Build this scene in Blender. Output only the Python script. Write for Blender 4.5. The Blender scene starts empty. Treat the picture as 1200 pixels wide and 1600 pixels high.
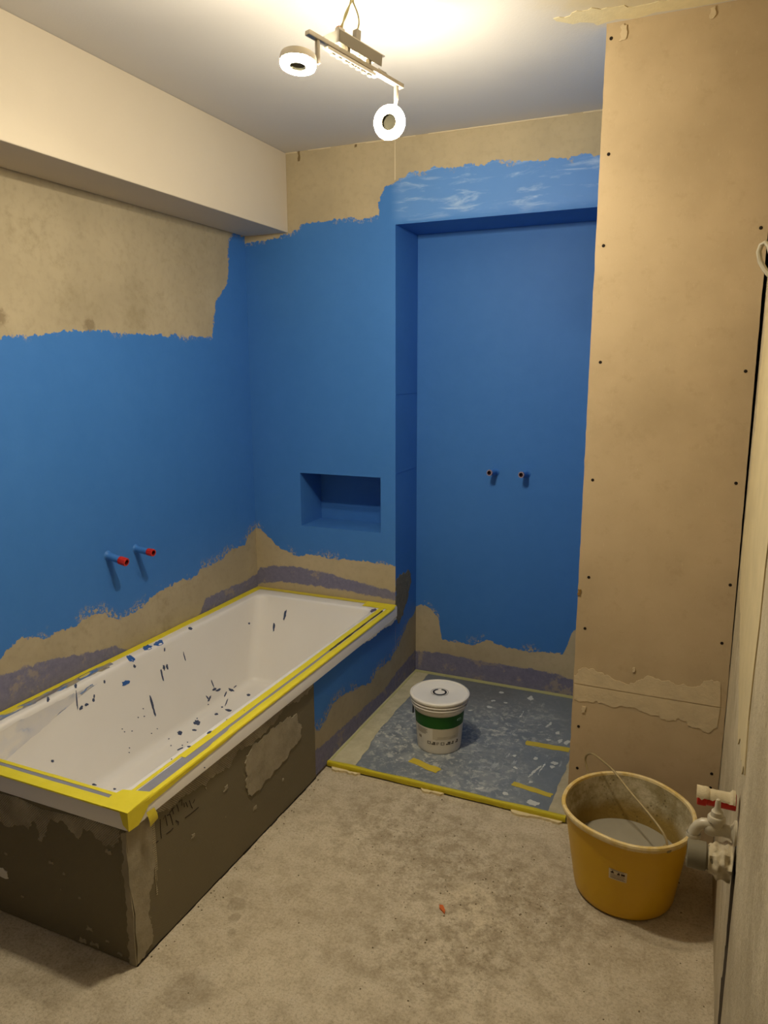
import bpy, bmesh, math, random
from mathutils import Vector, Matrix, noise as mnoise
from mathutils.bvhtree import BVHTree
from mathutils.geometry import tessellate_polygon

S = bpy.context.scene
COL = S.collection
rnd = random.Random(7)

# ------------------------------------------------------------------ camera
CAM = Vector((1.9375, -2.8906, 1.4794))
YAW, PIT, ROL, FPX = 0.4114, 0.1950, -0.0031, 1134.05
FW = Vector((-math.sin(YAW)*math.cos(PIT), math.cos(YAW)*math.cos(PIT), -math.sin(PIT)))
_r = Vector((math.cos(YAW), math.sin(YAW), 0)); _u = _r.cross(FW)
RT = _r*math.cos(ROL) + _u*math.sin(ROL); UP = -_r*math.sin(ROL) + _u*math.cos(ROL)
cd = bpy.data.cameras.new('camera'); cam = bpy.data.objects.new('camera', cd); COL.objects.link(cam)
M = Matrix((RT, UP, -FW)).transposed().to_4x4(); M.translation = CAM
cam.matrix_world = M
cd.sensor_fit = 'VERTICAL'; cd.sensor_height = 36.0; cd.lens = 36.0*FPX/1600.0; cd.clip_start = 0.01
S.camera = cam

# ------------------------------------------------------------------ world, exposure
w = bpy.data.worlds.new('world'); S.world = w; w.use_nodes = True
w.node_tree.nodes['Background'].inputs[0].default_value = (0.02, 0.02, 0.02, 1)
S.view_settings.view_transform = 'Standard'; S.view_settings.look = 'None'
S.view_settings.gamma = 1.0; S.view_settings.use_curve_mapping = False
S.view_settings.exposure = 0.60
LAMP_STRENGTH = 540.0
LAMP_COLOR = (1.0, 0.89, 0.68)
try:
    S.cycles.use_light_tree = False; S.cycles.adaptive_threshold = 0.05; S.cycles.max_bounces = 8; S.cycles.diffuse_bounces = 4; S.cycles.sample_clamp_indirect = 6.0
    S.cycles.caustics_reflective = False; S.cycles.caustics_refractive = False
except Exception:
    pass

# ------------------------------------------------------------------ room numbers (metres)
Xt, Zt, ZL = 0.744, 0.434, 0.385          # tub rim: outer side, top, underside of lip
XP, YP = 0.7316, -1.6974                  # tub panels: side plane, end plane
DR, ZH, ZC = 0.2574, 2.0558, 2.3827       # shower recess depth, header underside, ceiling
XB, ZB = 0.2252, 2.0607                   # beam
XS, YS, XR = 1.6244, -0.6728, 2.0665      # pier left edge, pier face, right wall
ZTR = 0.0214                              # shower tray top
YR = -3.6                                 # wall behind the camera
XN0, XN1, ZN0, ZN1, DN = 0.254, 0.660, 0.760, 1.009, 0.20

# ------------------------------------------------------------------ helpers
def ray(px, py):
    return (FW*FPX + RT*(px-600) + UP*(800-py)).normalized()
def at(px, py, ax, val):
    d = ray(px, py); i = 'xyz'.index(ax)
    return CAM + d*((val-CAM[i])/d[i])

def lin(h):
    h = h.lstrip('#'); c = [int(h[i:i+2], 16)/255 for i in (0, 2, 4)]
    return tuple(x/12.92 if x <= .04045 else ((x+.055)/1.055)**2.4 for x in c) + (1,)

class N:
    """tiny node-graph writer"""
    def __init__(s, name):
        s.m = bpy.data.materials.new(name); s.m.use_nodes = True
        s.t = s.m.node_tree; s.b = s.t.nodes['Principled BSDF']; s.out = s.t.nodes['Material Output']
        s._tc = None
    def new(s, kind): return s.t.nodes.new(kind)
    def put(s, sock, v):
        if isinstance(v, bpy.types.NodeSocket): s.t.links.new(v, sock)
        elif v is not None:
            if hasattr(sock.default_value, '__len__') and not hasattr(v, '__len__'): v = (v, v, v, 1)[:len(sock.default_value)]
            if hasattr(v, '__len__') and len(sock.default_value) == 4 and len(v) == 3: v = tuple(v)+(1,)
            sock.default_value = v
    def pos(s):
        if s._tc is None: s._tc = s.new('ShaderNodeTexCoord').outputs['Object']
        return s._tc
    def xyz(s):
        n = s.new('ShaderNodeSeparateXYZ'); s.put(n.inputs[0], s.pos()); return n.outputs
    def math(s, op, a, b=None, c=None, clamp=False):
        n = s.new('ShaderNodeMath'); n.operation = op; n.use_clamp = clamp
        s.put(n.inputs[0], a); s.put(n.inputs[1], b); s.put(n.inputs[2], c); return n.outputs[0]
    def mul(s, a, b): return s.math('MULTIPLY', a, b)
    def add(s, a, b): return s.math('ADD', a, b)
    def sub(s, a, b): return s.math('SUBTRACT', a, b)
    def mx(s, a, b): return s.math('MAXIMUM', a, b)
    def mn(s, a, b): return s.math('MINIMUM', a, b)
    def inv(s, a): return s.math('SUBTRACT', 1.0, a)
    def stretch(s, sc, rot=(0, 0, 0), off=(0, 0, 0)):
        n = s.new('ShaderNodeMapping'); s.put(n.inputs[0], s.pos())
        n.inputs['Scale'].default_value = sc; n.inputs['Rotation'].default_value = rot; n.inputs['Location'].default_value = off
        return n.outputs[0]
    def noise(s, scale, detail=4, rough=.55, vec=None, dist=0.0):
        n = s.new('ShaderNodeTexNoise'); s.put(n.inputs['Vector'], vec or s.pos())
        n.inputs['Scale'].default_value = scale; n.inputs['Detail'].default_value = min(detail, 6)
        n.inputs['Roughness'].default_value = rough; n.inputs['Distortion'].default_value = dist
        return n.outputs[0]
    def voro(s, scale, vec=None, feature='F1'):
        n = s.new('ShaderNodeTexVoronoi'); n.feature = feature; s.put(n.inputs['Vector'], vec or s.pos())
        n.inputs['Scale'].default_value = scale; return n.outputs['Distance']
    def step(s, v, lo, hi):
        n = s.new('ShaderNodeMapRange'); n.interpolation_type = 'SMOOTHSTEP'
        s.put(n.inputs[0], v); n.inputs[1].default_value = lo; n.inputs[2].default_value = hi
        return n.outputs[0]
    def mix(s, f, a, b, mode='MIX'):
        n = s.new('ShaderNodeMix'); n.data_type = 'RGBA'; n.blend_type = mode
        s.put(n.inputs[0], f); s.put(n.inputs[6], a); s.put(n.inputs[7], b); return n.outputs[2]
    def curve(s, u, pts):
        us = [p[0] for p in pts]; vs = [p[1] for p in pts]
        u0, u1, v0, v1 = min(us), max(us), min(vs)-.01, max(vs)+.01
        n = s.new('ShaderNodeFloatCurve'); cm = n.mapping; c = cm.curves[0]
        q = sorted(((a-u0)/(u1-u0), (b-v0)/(v1-v0)) for a, b in pts)
        while len(c.points) < len(q): c.points.new(.5, .5)
        for pnt, (a, b) in zip(c.points, q): pnt.location = (a, b); pnt.handle_type = 'VECTOR'
        cm.update()
        s.put(n.inputs[1], s.math('DIVIDE', s.sub(u, u0), u1-u0, clamp=True))
        return s.add(s.mul(n.outputs[0], v1-v0), v0)
    def blob(s, c, r, soft=.5, wob=0.0):
        """soft round patch of the surface itself, centre c, radius r"""
        n = s.new('ShaderNodeVectorMath'); n.operation = 'DISTANCE'
        s.put(n.inputs[0], s.pos()); n.inputs[1].default_value = c
        d = n.outputs['Value']
        if wob: d = s.add(d, s.mul(s.sub(s.noise(max(14, 1.4/r), 4), .5), wob))
        return s.inv(s.step(d, r*(1-soft), r*(1+soft)))
    def bump(s, h, strength=.3, dist=.005):
        n = s.new('ShaderNodeBump'); n.inputs['Strength'].default_value = strength; n.inputs['Distance'].default_value = dist
        s.put(n.inputs['Height'], h); s.t.links.new(n.outputs[0], s.b.inputs['Normal'])
    def done(s, color, rough=.8, spec=.3, metal=0.0):
        s.put(s.b.inputs['Base Color'], color); s.put(s.b.inputs['Roughness'], rough)
        s.put(s.b.inputs['Specular IOR Level'], spec); s.put(s.b.inputs['Metallic'], metal)
        return s.m

def simple(name, hexc, rough=.6, var=.06, scale=30, spec=.3, metal=0.0, bump=0.0):
    n = N(name); c = lin(hexc)
    d = tuple(x*(1-var) for x in c[:3])+(1,); l = tuple(min(1, x*(1+var)) for x in c[:3])+(1,)
    k = n.noise(scale, 3)
    if bump: n.bump(n.noise(scale*4, 4), bump, .002)
    return n.done(n.mix(k, d, l), rough, spec, metal)

def link(name, me, mat=None, parent=None):
    o = bpy.data.objects.new(name, me); COL.objects.link(o)
    if mat is not None:
        for m in (mat if isinstance(mat, (list, tuple)) else [mat]): me.materials.append(m)
    if parent is not None: o.parent = parent
    return o
def empty(name, loc=(0, 0, 0)):
    o = bpy.data.objects.new(name, None); o.location = loc; o.empty_display_size = .05; COL.objects.link(o); return o
def tag(o, label, cat, group=None, kind=None):
    o['label'] = label; o['category'] = cat
    if group: o['group'] = group
    if kind: o['kind'] = kind
    return o
def struct(o, label=None, cat=None):
    o['kind'] = 'structure'
    if label: o['label'] = label
    if cat: o['category'] = cat
    return o

class MB:
    def __init__(s): s.v = []; s.f = []; s.m = []; s.sm = []
    def face(s, vs, m=0, smooth=False):
        i = len(s.v); s.v += [tuple(v) for v in vs]; s.f.append(list(range(i, i+len(vs)))); s.m.append(m); s.sm.append(smooth)
    def grid(s, rows, close_u=False, close_v=False, m=0, smooth=True, flip=False):
        i = len(s.v); R = len(rows); K = len(rows[0])
        for r in rows: s.v += [tuple(p) for p in r]
        for a in range(R-1+(1 if close_v else 0)):
            for b in range(K-1+(1 if close_u else 0)):
                a2, b2 = (a+1) % R, (b+1) % K
                q = [i+a*K+b, i+a*K+b2, i+a2*K+b2, i+a2*K+b]
                s.f.append(q[::-1] if flip else q); s.m.append(m); s.sm.append(smooth)
        return i
    def box(s, x0, x1, y0, y1, z0, z1, m=0):
        V = [(x, y, z) for z in (z0, z1) for y in (y0, y1) for x in (x0, x1)]
        i = len(s.v); s.v += V
        for q in ((0, 2, 3, 1), (4, 5, 7, 6), (0, 1, 5, 4), (2, 6, 7, 3), (0, 4, 6, 2), (1, 3, 7, 5)):
            s.f.append([i+k for k in q]); s.m.append(m); s.sm.append(False)
        return s
    def fbox(s, o, ex, ey, ez, m=0):
        """box with corner o and edge vectors"""
        o, ex, ey, ez = map(Vector, (o, ex, ey, ez)); i = len(s.v)
        s.v += [tuple(o+ex*a+ey*b+ez*c) for c in (0, 1) for b in (0, 1) for a in (0, 1)]
        for q in ((0, 2, 3, 1), (4, 5, 7, 6), (0, 1, 5, 4), (2, 6, 7, 3), (0, 4, 6, 2), (1, 3, 7, 5)):
            s.f.append([i+k for k in q]); s.m.append(m); s.sm.append(False)
        return s
    def tube(s, pts, r, n=10, caps=True, m=0):
        pts = [Vector(p) for p in pts]; rs = r if isinstance(r, (list, tuple)) else [r]*len(pts)
        rows = []; prev = None
        for k, p in enumerate(pts):
            t = (pts[min(k+1, len(pts)-1)]-pts[max(k-1, 0)]).normalized()
            if prev is None: a = t.orthogonal().normalized()
            else: a = (prev-t*prev.dot(t)).normalized()
            prev = a; b = t.cross(a)
            rows.append([p+(a*math.cos(2*math.pi*j/n)+b*math.sin(2*math.pi*j/n))*rs[k] for j in range(n)])
        s.grid(rows, close_u=True, m=m)
        if caps: s.face(rows[0][::-1], m); s.face(rows[-1], m)
        return s
    def lathe(s, o, axis, prof, n=32, m=0, smooth=True):
        """prof: (radius, distance along axis)"""
        o = Vector(o); t = Vector(axis).normalized(); a = t.orthogonal().normalized(); b = t.cross(a)
        rows = [[o+t*h+(a*math.cos(2*math.pi*j/n)+b*math.sin(2*math.pi*j/n))*max(r, 1e-5) for j in range(n)] for r, h in prof]
        s.grid(rows, close_u=True, m=m, smooth=smooth); return s
    def prism(s, outline, nrm, th, m=0):
        """thin slab over a planar outline (3-D points), top raised by th along nrm"""
        nrm = Vector(nrm); P = [Vector(p) for p in outline]
        tris = tessellate_polygon([P]); i = len(s.v); K = len(P)
        # orientation of the outline seen along the normal
        area = Vector((0, 0, 0))
        for k in range(K): area += P[k].cross(P[(k+1) % K])
        ccw = area.dot(nrm) > 0
        s.v += [tuple(p+nrm*th) for p in P]+[tuple(p) for p in P]
        for t in tris:
            a, b, c = P[t[0]], P[t[1]], P[t[2]]
            t = list(t) if (b-a).cross(c-a).dot(nrm) > 0 else list(t)[::-1]
            s.f.append([i+k for k in t]); s.m.append(m); s.sm.append(False)
        for k in range(K):
            k2 = (k+1) % K
            q = [i+K+k, i+K+k2, i+k2, i+k]
            s.f.append(q if ccw else q[::-1]); s.m.append(m); s.sm.append(False)
        return s
    def mesh(s, name, auto=None, bevel=None):
        me = bpy.data.meshes.new(name); me.from_pydata(s.v, [], s.f)
        for p, mi, sm in zip(me.polygons, s.m, s.sm): p.material_index = mi; p.use_smooth = sm
        me.validate(); me.update()
        if any(s.sm): me.set_sharp_from_angle(angle=.62)
        return me
    def build(s, name, mat=None, parent=None): return link(name, s.mesh(name), mat, parent)

def bevelled(mb, name, mat, parent=None, w=.003, seg=2):
    me = mb.mesh(name); bm = bmesh.new(); bm.from_mesh(me)
    bmesh.ops.remove_doubles(bm, verts=bm.verts, dist=1e-6)
    e = [e for e in bm.edges if len(e.link_faces) == 2 and e.calc_face_angle(0) > .5]
    bmesh.ops.bevel(bm, geom=e, offset=w, segments=seg, profile=.6, affect='EDGES')
    bm.to_mesh(me); bm.free(); return link(name, me, mat, parent)

def ragged(pts, amp=.006, depth=3, seed=1, closed=True):
    """fractal roughening of an outline of 2-D points"""
    r = random.Random(seed); P = [Vector(p) for p in pts]
    for d in range(depth):
        Q = []
        K = len(P)
        for k in range(K if closed else K-1):
            a, b = P[k], P[(k+1) % K]; e = b-a; L = e.length
            Q.append(a)
            if L > .004:
                nrm = Vector((-e.y, e.x))/max(L, 1e-9)
                Q.append((a+b)/2+nrm*r.uniform(-1, 1)*min(amp, L*.28))
        if not closed: Q.append(P[-1])
        P = Q
    return [tuple(p) for p in P]

# ------------------------------------------------------------------ materials: surfaces
BLUE_D, BLUE_L = (0.036, 0.158, 0.470, 1), (0.062, 0.212, 0.570, 1)
PUR = lin('6f6a7c'); 

def plaster_color(n, dark, light, blotch=None):
    a = n.noise(2.2, 5, .6); b = n.noise(40, 4, .6)
    c = n.mix(n.step(a, .3, .7), dark, light)
    c = n.mix(n.mul(n.step(b, .45, .75), .22), c, tuple(x*.72 for x in dark[:3])+(1,))
    return c

def blue_color(n, streak=(1, 1, 1), white=0.0):
    a = n.noise(3.0, 4); b = n.noise(16, 5, .6, vec=n.stretch(streak))
    c = n.mix(n.add(n.mul(a, .5), n.mul(b, .5)), BLUE_D, BLUE_L)
    return c

def coat_material(name, uaxis, top, bot, purple=None, purple_low=None, base=('8f8062', 'a89776'), header=None, extra=None, pamp=.014):
    """wall with a rolled-on waterproof coat between two hand-cut edges and a sealing band at the foot"""
    n = N(name); o = n.xyz(); u = o['XYZ'.index(uaxis)]; z = o[2]
    rough1 = n.mul(n.sub(n.noise(13, 5, .65), .5), .060)
    rough2 = n.mul(n.sub(n.noise(60, 5, .7), .5), .022)
    fray = n.mul(n.sub(n.noise(50, 3, .7, vec=n.stretch((1, 1, .5))), .5), .018)
    zz = n.add(z, n.add(rough1, n.add(rough2, fray)))
    uu = n.add(u, n.add(n.mul(n.sub(n.noise(17, 5, .7), .5), .06), n.mul(n.sub(n.noise(70, 3, .7), .5), .02)))
    m_top = n.step(n.sub(n.curve(uu, top), zz), -.0015, .0015) if top else 1.0
    m_bot = n.step(n.sub(zz, n.curve(u, bot)), -.0015, .0015) if bot else 1.0
    blue = n.mul(m_top, m_bot)
    dab = n.step(n.noise(75, 5, .75), .50, .54)
    if bot:
        near = n.mul(n.inv(n.step(n.sub(zz, n.curve(u, bot)), .012, .050)), n.step(n.noise(6.5, 3, .6), .50, .56))
        blue = n.mul(blue, n.inv(n.mul(near, dab)))
    if top:
        near = n.mul(n.inv(n.step(n.sub(n.curve(u, top), zz), .004, .022)), n.step(n.noise(9, 3, .6), .50, .56))
        blue = n.mul(blue, n.inv(n.mul(near, dab)))
    base_c = plaster_color(n, lin(base[0]), lin(base[1]))
    if extra: base_c = extra(n, base_c, u, z)
    if purple:
        zp = n.add(z, n.mul(n.sub(n.noise(30, 5, .7), .5), pamp*3))
        pm = n.step(n.sub(n.curve(u, purple), zp), -.004, .004)
        if purple_low: pm = n.mul(pm, n.step(n.sub(zp, n.curve(u, purple_low)), -.004, .004))
        pc = n.mix(n.noise(45, 5, .7), lin('5c5b75'), lin('8b89a0'))
        # plaster rubbed over the band
        pm = n.mul(pm, n.mx(.55, n.step(n.noise(11, 5, .7), .30, .46)))
        base_c = n.mix(pm, base_c, pc)
    bc = blue_color(n)
    if header: bc = header(n, bc, u, z)
    col = n.mix(blue, base_c, bc)
    h = n.add(n.mul(blue, .5), n.add(n.mul(n.noise(70, 3), .35), n.mul(n.noise(9, 2), .6)))
    n.bump(h, .25, .004)
    return n.done(col, n.mix(blue, (.85,)*3, (.55,)*3), .25)

def left_extra(n, c, u, z):
    st = n.mx(n.blob((0, -.955, 1.625), .022, .5, .05), n.blob((0, -1.30, 1.635), .02, .6, .05))
    c = n.mix(n.mul(st, .5), c, lin('5f4c30'))
    g = n.noise(5, 6, .7)
    return n.mix(n.mul(n.step(g, .5, .75), .35), c, lin('7f7250'))
M_left = coat_material('left wall coat', 'Y',
    [(-4, 1.56), (-1.5, 1.565), (-1.309, 1.575), (-1.217, 1.586), (-1.039, 1.603), (-.956, 1.612), (-.852, 1.607), (-.526, 1.611), (-.265, 1.612), (-.24, 1.76), (-.175, 1.81), (-.14, 1.86), (-.13, 2.0), (-.1, 2.06), (.1, 2.07)],
    [(-4, .5), (-1.5, .53), (-1.429, .576), (-1.409, .613), (-1.345, .641), (-1.256, .609), (-1.123, .611), (-1.093, .625), (-.989, .611), (-.926, .568), (-.793, .574), (-.728, .602), (-.632, .614), (-.458, .611), (-.425, .634), (-.33, .63), (-.212, .667), (-.094, .662), (-.07, .70), (0, .727), (.1, .73)],
    [(-4, .53), (-1.433, .548), (-1.283, .534), (-1.054, .487), (-.959, .474), (-.889, .43), (-.46, .43), (-.406, .495), (-.095, .489), (0, .50), (.1, .5)],
    base=('a3967b', 'b5a78a'), extra=left_extra)

def back_header(n, c, u, z):
    sw = n.noise(5.5, 6, .65, vec=n.stretch((1, 1, 5.5), (0, .25, 0)), dist=.6)
    f = n.mul(n.step(sw, .50, .74), n.mul(n.step(z, 2.05, 2.10), n.step(u, .70, .78)))
    c = n.mix(n.mul(n.mul(n.step(z, 2.05, 2.09), n.step(u, .70, .76)), .30), c, (.22, .42, .80, 1))
    return n.mix(n.mul(f, .60), c, (.46, .60, .80, 1))
M_back = coat_material('back wall coat', 'X',
    [(-.1, 2.04), (.09, 2.032), (.241, 2.064), (.289, 2.087), (.475, 2.098), (.655, 2.093), (.668, 2.186), (.695, 2.208), (.731, 2.217), (.792, 2.242), (.901, 2.255), (1.057, 2.247), (1.096, 2.243), (1.12, 2.254), (1.207, 2.25), (1.281, 2.233), (1.375, 2.24), (1.70, 2.222)],
    [(-.1, .722), (.027, .725), (.076, .686), (.107, .654), (.16, .63), (.236, .607), (.281, .624), (.383, .616), (.499, .622), (.612, .618), (.74, .615)],
    [(-.1, .49), (-.008, .495), (.019, .53), (.103, .549), (.217, .555), (.382, .545), (.482, .525), (.612, .51), (.74, .493)],
    [(-.1, .44), (0, .445), (.144, .475), (.363, .472), (.481, .47), (.74, .452)],
    base=('ab9d80', 'bcac8c'), header=back_header)

def side_extra(n, c, u, z): return n.mix(n.mul(n.noise(9, 4), .5), c, lin('7d7358'))
M_side = coat_material('side coat', 'Y', None,
    [(-.80, .25), (-.765, .20), (-.738, .174), (-.713, .18), (-.667, .197), (-.619, .232), (-.538, .231), (-.436, .212), (-.275, .175), (-.201, .203), (-.075, .193), (.038, .228), (.158, .303), (.233, .314), (.26, .345)],
    [(-.80, .12), (-.716, .107), (-.57, .097), (-.334, .09), (-.154, .075), (.015, .105), (.184, .119), (.26, .12)],
    base=('9e927a', 'b2a487'), extra=side_extra)
M_recess = coat_material('recess wall coat', 'X', None,
    [(.70, .34), (.732, .345), (.765, .359), (.804, .348), (.847, .306), (.858, .242), (.866, .198), (.962, .196), (1.025, .193), (1.086, .225), (1.179, .205), (1.269, .206), (1.442, .212), (1.467, .29), (1.485, .334), (1.60, .36), (1.70, .36)],
    [(.70, .115), (.866, .129), (1.089, .117), (1.301, .121), (1.484, .106), (1.70, .106)],
    base=('a79a80', 'b9ab8d'))

def m_ceiling():
    n = N('ceiling paint'); c = n.mix(n.noise(1.6, 3), lin('c8c4bf'), lin('d2cec9'))
    old = n.mx(n.mul(n.blob((1.72, -.90, ZC), .20, .5, .12), .8), n.mul(n.blob((1.25, -1.5, ZC), .22, .5, .1), .35))
    c = n.mix(old, c, lin('cdbd92'))
    n.bump(n.add(n.noise(160, 2), n.mul(n.noise(6, 3), 1.2)), .12, .003)
    return n.done(c, .85, .2)
M_ceiling = m_ceiling()
def m_beam():
    n = N('beam paint'); c = n.mix(n.noise(2.5, 4), lin('cbbfaa'), lin('d6cab6'))
    n.bump(n.add(n.noise(120, 3), n.mul(n.noise(7, 3), 1.5)), .12, .003); return n.done(c, .8, .2)
M_beam = m_beam()
def m_board():
    n = N('gypsum board paper'); c = n.mix(n.step(n.noise(2.0, 5, .6), .3, .7), lin('b09c7c'), lin('c2ad8c'))
    c = n.mix(n.mul(n.step(n.noise(26, 5, .7), .52, .75), .25), c, lin('9f8a68'))
    f = n.noise(220, 2, vec=n.stretch((1, 1, .25)))
    c = n.mix(n.mul(n.step(f, .6, .8), .18), c, lin('dcc9a6'))
    n.bump(n.add(n.noise(150, 3), n.mul(n.noise(12, 3), .8)), .1, .002); return n.done(c, .88, .2)
M_board = m_board()
M_board_edge = simple('gypsum core', 'cdbb98', .9, .15, 60, bump=.4)
def m_right():
    n = N('rough wall render'); c = n.mix(n.step(n.noise(3, 5, .65), .3, .7), lin('a89a7e'), lin('c2b496'))
    s1 = n.noise(5, 6, .75, vec=n.stretch((1, 1, .7))); c = n.mix(n.mul(n.step(s1, .50, .62), .45), c, lin('d2c6a8'))
    s2 = n.noise(26, 6, .8); c = n.mix(n.mul(n.step(s2, .52, .72), .25), c, lin('8f7f5f'))
    pit = n.step(n.voro(30, n.stretch((1, 1, .5))), .04, .11); pn = n.step(n.noise(5, 3), .52, .62)
    c = n.mix(n.mul(n.mul(n.inv(pit), pn), .8), c, lin('5a4b30'))
    n.bump(n.add(n.noise(24, 6, .75), n.mul(n.noise(120, 4, .7), .4)), .6, .008); return n.done(c, .9, .2)
M_right = m_right()
def m_floor():
    n = N('bare screed'); a = n.noise(2.4, 6, .62); b = n.noise(18, 6, .7); g = n.noise(150, 3, .7)
    c = n.mix(n.step(a, .3, .7), lin('b2a48b'), lin('c8baa0'))
    c = n.mix(n.mul(n.step(b, .46, .7), .45), c, lin('cfc4ae'))
    c = n.mix(n.mul(n.step(b, .54, .36), .35), c, lin('97896f'))
    dark = n.mx(n.blob((1.33, -1.02, 0), .20, .7, .25), n.mx(n.blob((1.55, -1.12, 0), .22, .7, .25), n.mx(n.blob((1.45, -1.32, 0), .20, .8, .25), n.blob((1.15, -.92, 0), .22, .9, .25))))
    grit = n.step(n.noise(60, 6, .85), .47, .66)
    c = n.mix(n.mul(n.mul(dark, grit), .62), c, lin('6b5e48'))
    c = n.mix(n.mul(dark, n.mul(n.step(b, .62, .38), .34)), c, lin('7c6d54'))
    gw = n.step(n.noise(95, 4, .75), .58, .68); c = n.mix(n.mul(gw, .25), c, lin('d8cbb0'))
    gd = n.step(n.noise(80, 6, .85), .56, .70); c = n.mix(n.mul(gd, .38), c, lin('75674f'))
    wet = n.mx(n.blob((.838, -1.415, 0), .026, .15, .03), n.mx(n.blob((.862, -1.46, 0), .016, .2, .02), n.blob((.885, -1.505, 0), .012, .2, .015)))
    wet = n.mx(wet, n.blob((.90, -1.705, 0), .055, .2, .07))
    c = n.mix(n.mul(wet, .30), c, lin('75674f'))
    pale = n.mx(n.blob((1.44, -1.14, 0), .06, .8, .08), n.blob((1.50, -1.22, 0), .05, .8, .08))
    c = n.mix(n.mul(pale, n.mul(n.step(b, .4, .6), .7)), c, lin('cfc0a2'))
    edge = n.blob((1.9, -1.55, 0), .16, .7, .15); c = n.mix(n.mul(edge, .35), c, lin('6a5a40'))
    fine = n.noise(130, 6, .85); c = n.mix(n.mul(n.step(fine, .50, .40), .38), c, lin('6d604a')); c = n.mix(n.mul(n.step(fine, .54, .66), .40), c, lin('dccfb6'))
    n.bump(n.add(n.mul(b, .8), n.add(n.mul(g, .6), n.mul(a, 1.2))), .75, .006); return n.done(c, .88, .2)
M_floor = m_floor()
M_plain = simple('plain plaster', 'b5a88f', .9, .1, 4, bump=.3)
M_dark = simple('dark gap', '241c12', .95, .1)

# ------------------------------------------------------------------ structure
fl = MB().box(-.1, 2.2, YR-.1, .5, -.1, 0).build('floor', M_floor); struct(fl)
ce = MB().box(-.1, 2.2, YR-.1, .5, ZC, ZC+.1).build('ceiling', M_ceiling); struct(ce)
wl = MB().box(-.1, 0, YR, .5, 0, ZC).build('wall_left', M_left); struct(wl)
wr_ = MB().box(-.1, 2.2, YR-.1, YR, 0, ZC).build('wall_rear', M_plain); struct(wr_)

def wall_back():
    b = MB()
    X = [0, XN0, XN1, XP]; Zs = [0, ZN0, ZN1, ZC]
    for i in range(3):
        for k in range(3):
            if i == 1 and k == 1: continue
            b.face([(X[i], 0, Zs[k]), (X[i+1], 0, Zs[k]), (X[i+1], 0, Zs[k+1]), (X[i], 0, Zs[k+1])])
    q = [(XN0, ZN0), (XN1, ZN0), (XN1, ZN1), (XN0, ZN1)]
    for k in range(4):
        a, c = q[k], q[(k+1) % 4]
        b.face([(a[0], 0, a[1]), (a[0], DN, a[1]), (c[0], DN, c[1]), (c[0], 0, c[1])][::-1])
    b.face([(XN0, DN, ZN0), (XN1, DN, ZN0), (XN1, DN, ZN1), (XN0, DN, ZN1)])
    # header above the shower recess
    b.face([(XP, 0, ZH), (XS+.01, 0, ZH), (XS+.01, 0, ZC), (XP, 0, ZC)])
    b.face([(XP, 0, ZH), (XP, DR, ZH), (XS+.01, DR, ZH), (XS+.01, 0, ZH)])
    # return of the recess
    b.face([(XP, 0, 0), (XP, DR, 0), (XP, DR, ZH), (XP, 0, ZH)], 1)
    # hidden rear and sides so that the wall is solid
    b.face([(0, .45, 0), (0, .45, ZC), (XP, .45, ZC), (XP, .45, 0)]); b.face([(0, 0, 0), (0, 0, ZC), (0, .45, ZC), (0, .45, 0)])
    o = b.build('wall_back', [M_back, M_side]); return struct(o)
wb = wall_back()
M_bead = simple('corner bead paper', 'cdbfa0', .8, .08)
MB().box(XP-.0035, XP+.0012, -.0022, 0, 2.225, ZC).build('corner_bead', M_bead, wb)
cb = MB(); 
tops = [XB+i*(XS-XB)/26 for i in range(27)]
for i in range(26):
    if rnd.random() < .15: continue
    cb.box(tops[i], tops[i+1], -.0015-.001*rnd.random(), 0, ZC-.003-.003*rnd.random(), ZC)
cb.build('ceiling_joint_tape', M_bead, wb)
for px, py in ((467, 240), (556, 218)):
    p = at(px, py, 'y', 0); bp = ragged([(p.x-.006, p.z-.03), (p.x+.004, p.z-.028), (p.x+.006, p.z+.012), (p.x-.004, p.z+.014)], .003, 2, int(px))
    MB().prism([(a, 0, c) for a, c in bp], (0, -1, 0), .001).build('old_paint_fleck', simple('old paint', '7a6848', .9), wb)

rc = MB().box(XP-.02, XS+.02, DR, DR+.1, 0, ZH+.02).build('wall_recess', M_recess); struct(rc)
# small shadow-less board joints on the recess return
for z in (1.372, 1.03):
    MB().box(XP, XP+.0012, .004, DR-.004, z-.002, z+.002).build('joint_line', M_side, wb)

sm = ragged([(.012, .55), (.09, .56), (.172, .545), (.175, .47), (.15, .42), (.108, .385), (.06, .345), (.025, .34), (.012, .36)], .014, 4, 171)
MB().prism([(XP, y, z) for y, z in sm], (1, 0, 0), .0012).build('mortar_smear', simple('grey mortar smear', '77705f', .9, .4, 55, bump=.6), wb)
bm_ = MB().box(0, XB, YR, 0, ZB, ZC); beam = bevelled(bm_, 'ceiling_beam', M_beam, None, .004, 2)
struct(beam, 'cream painted boxed beam running below the ceiling along the left wall', 'beam')

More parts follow.
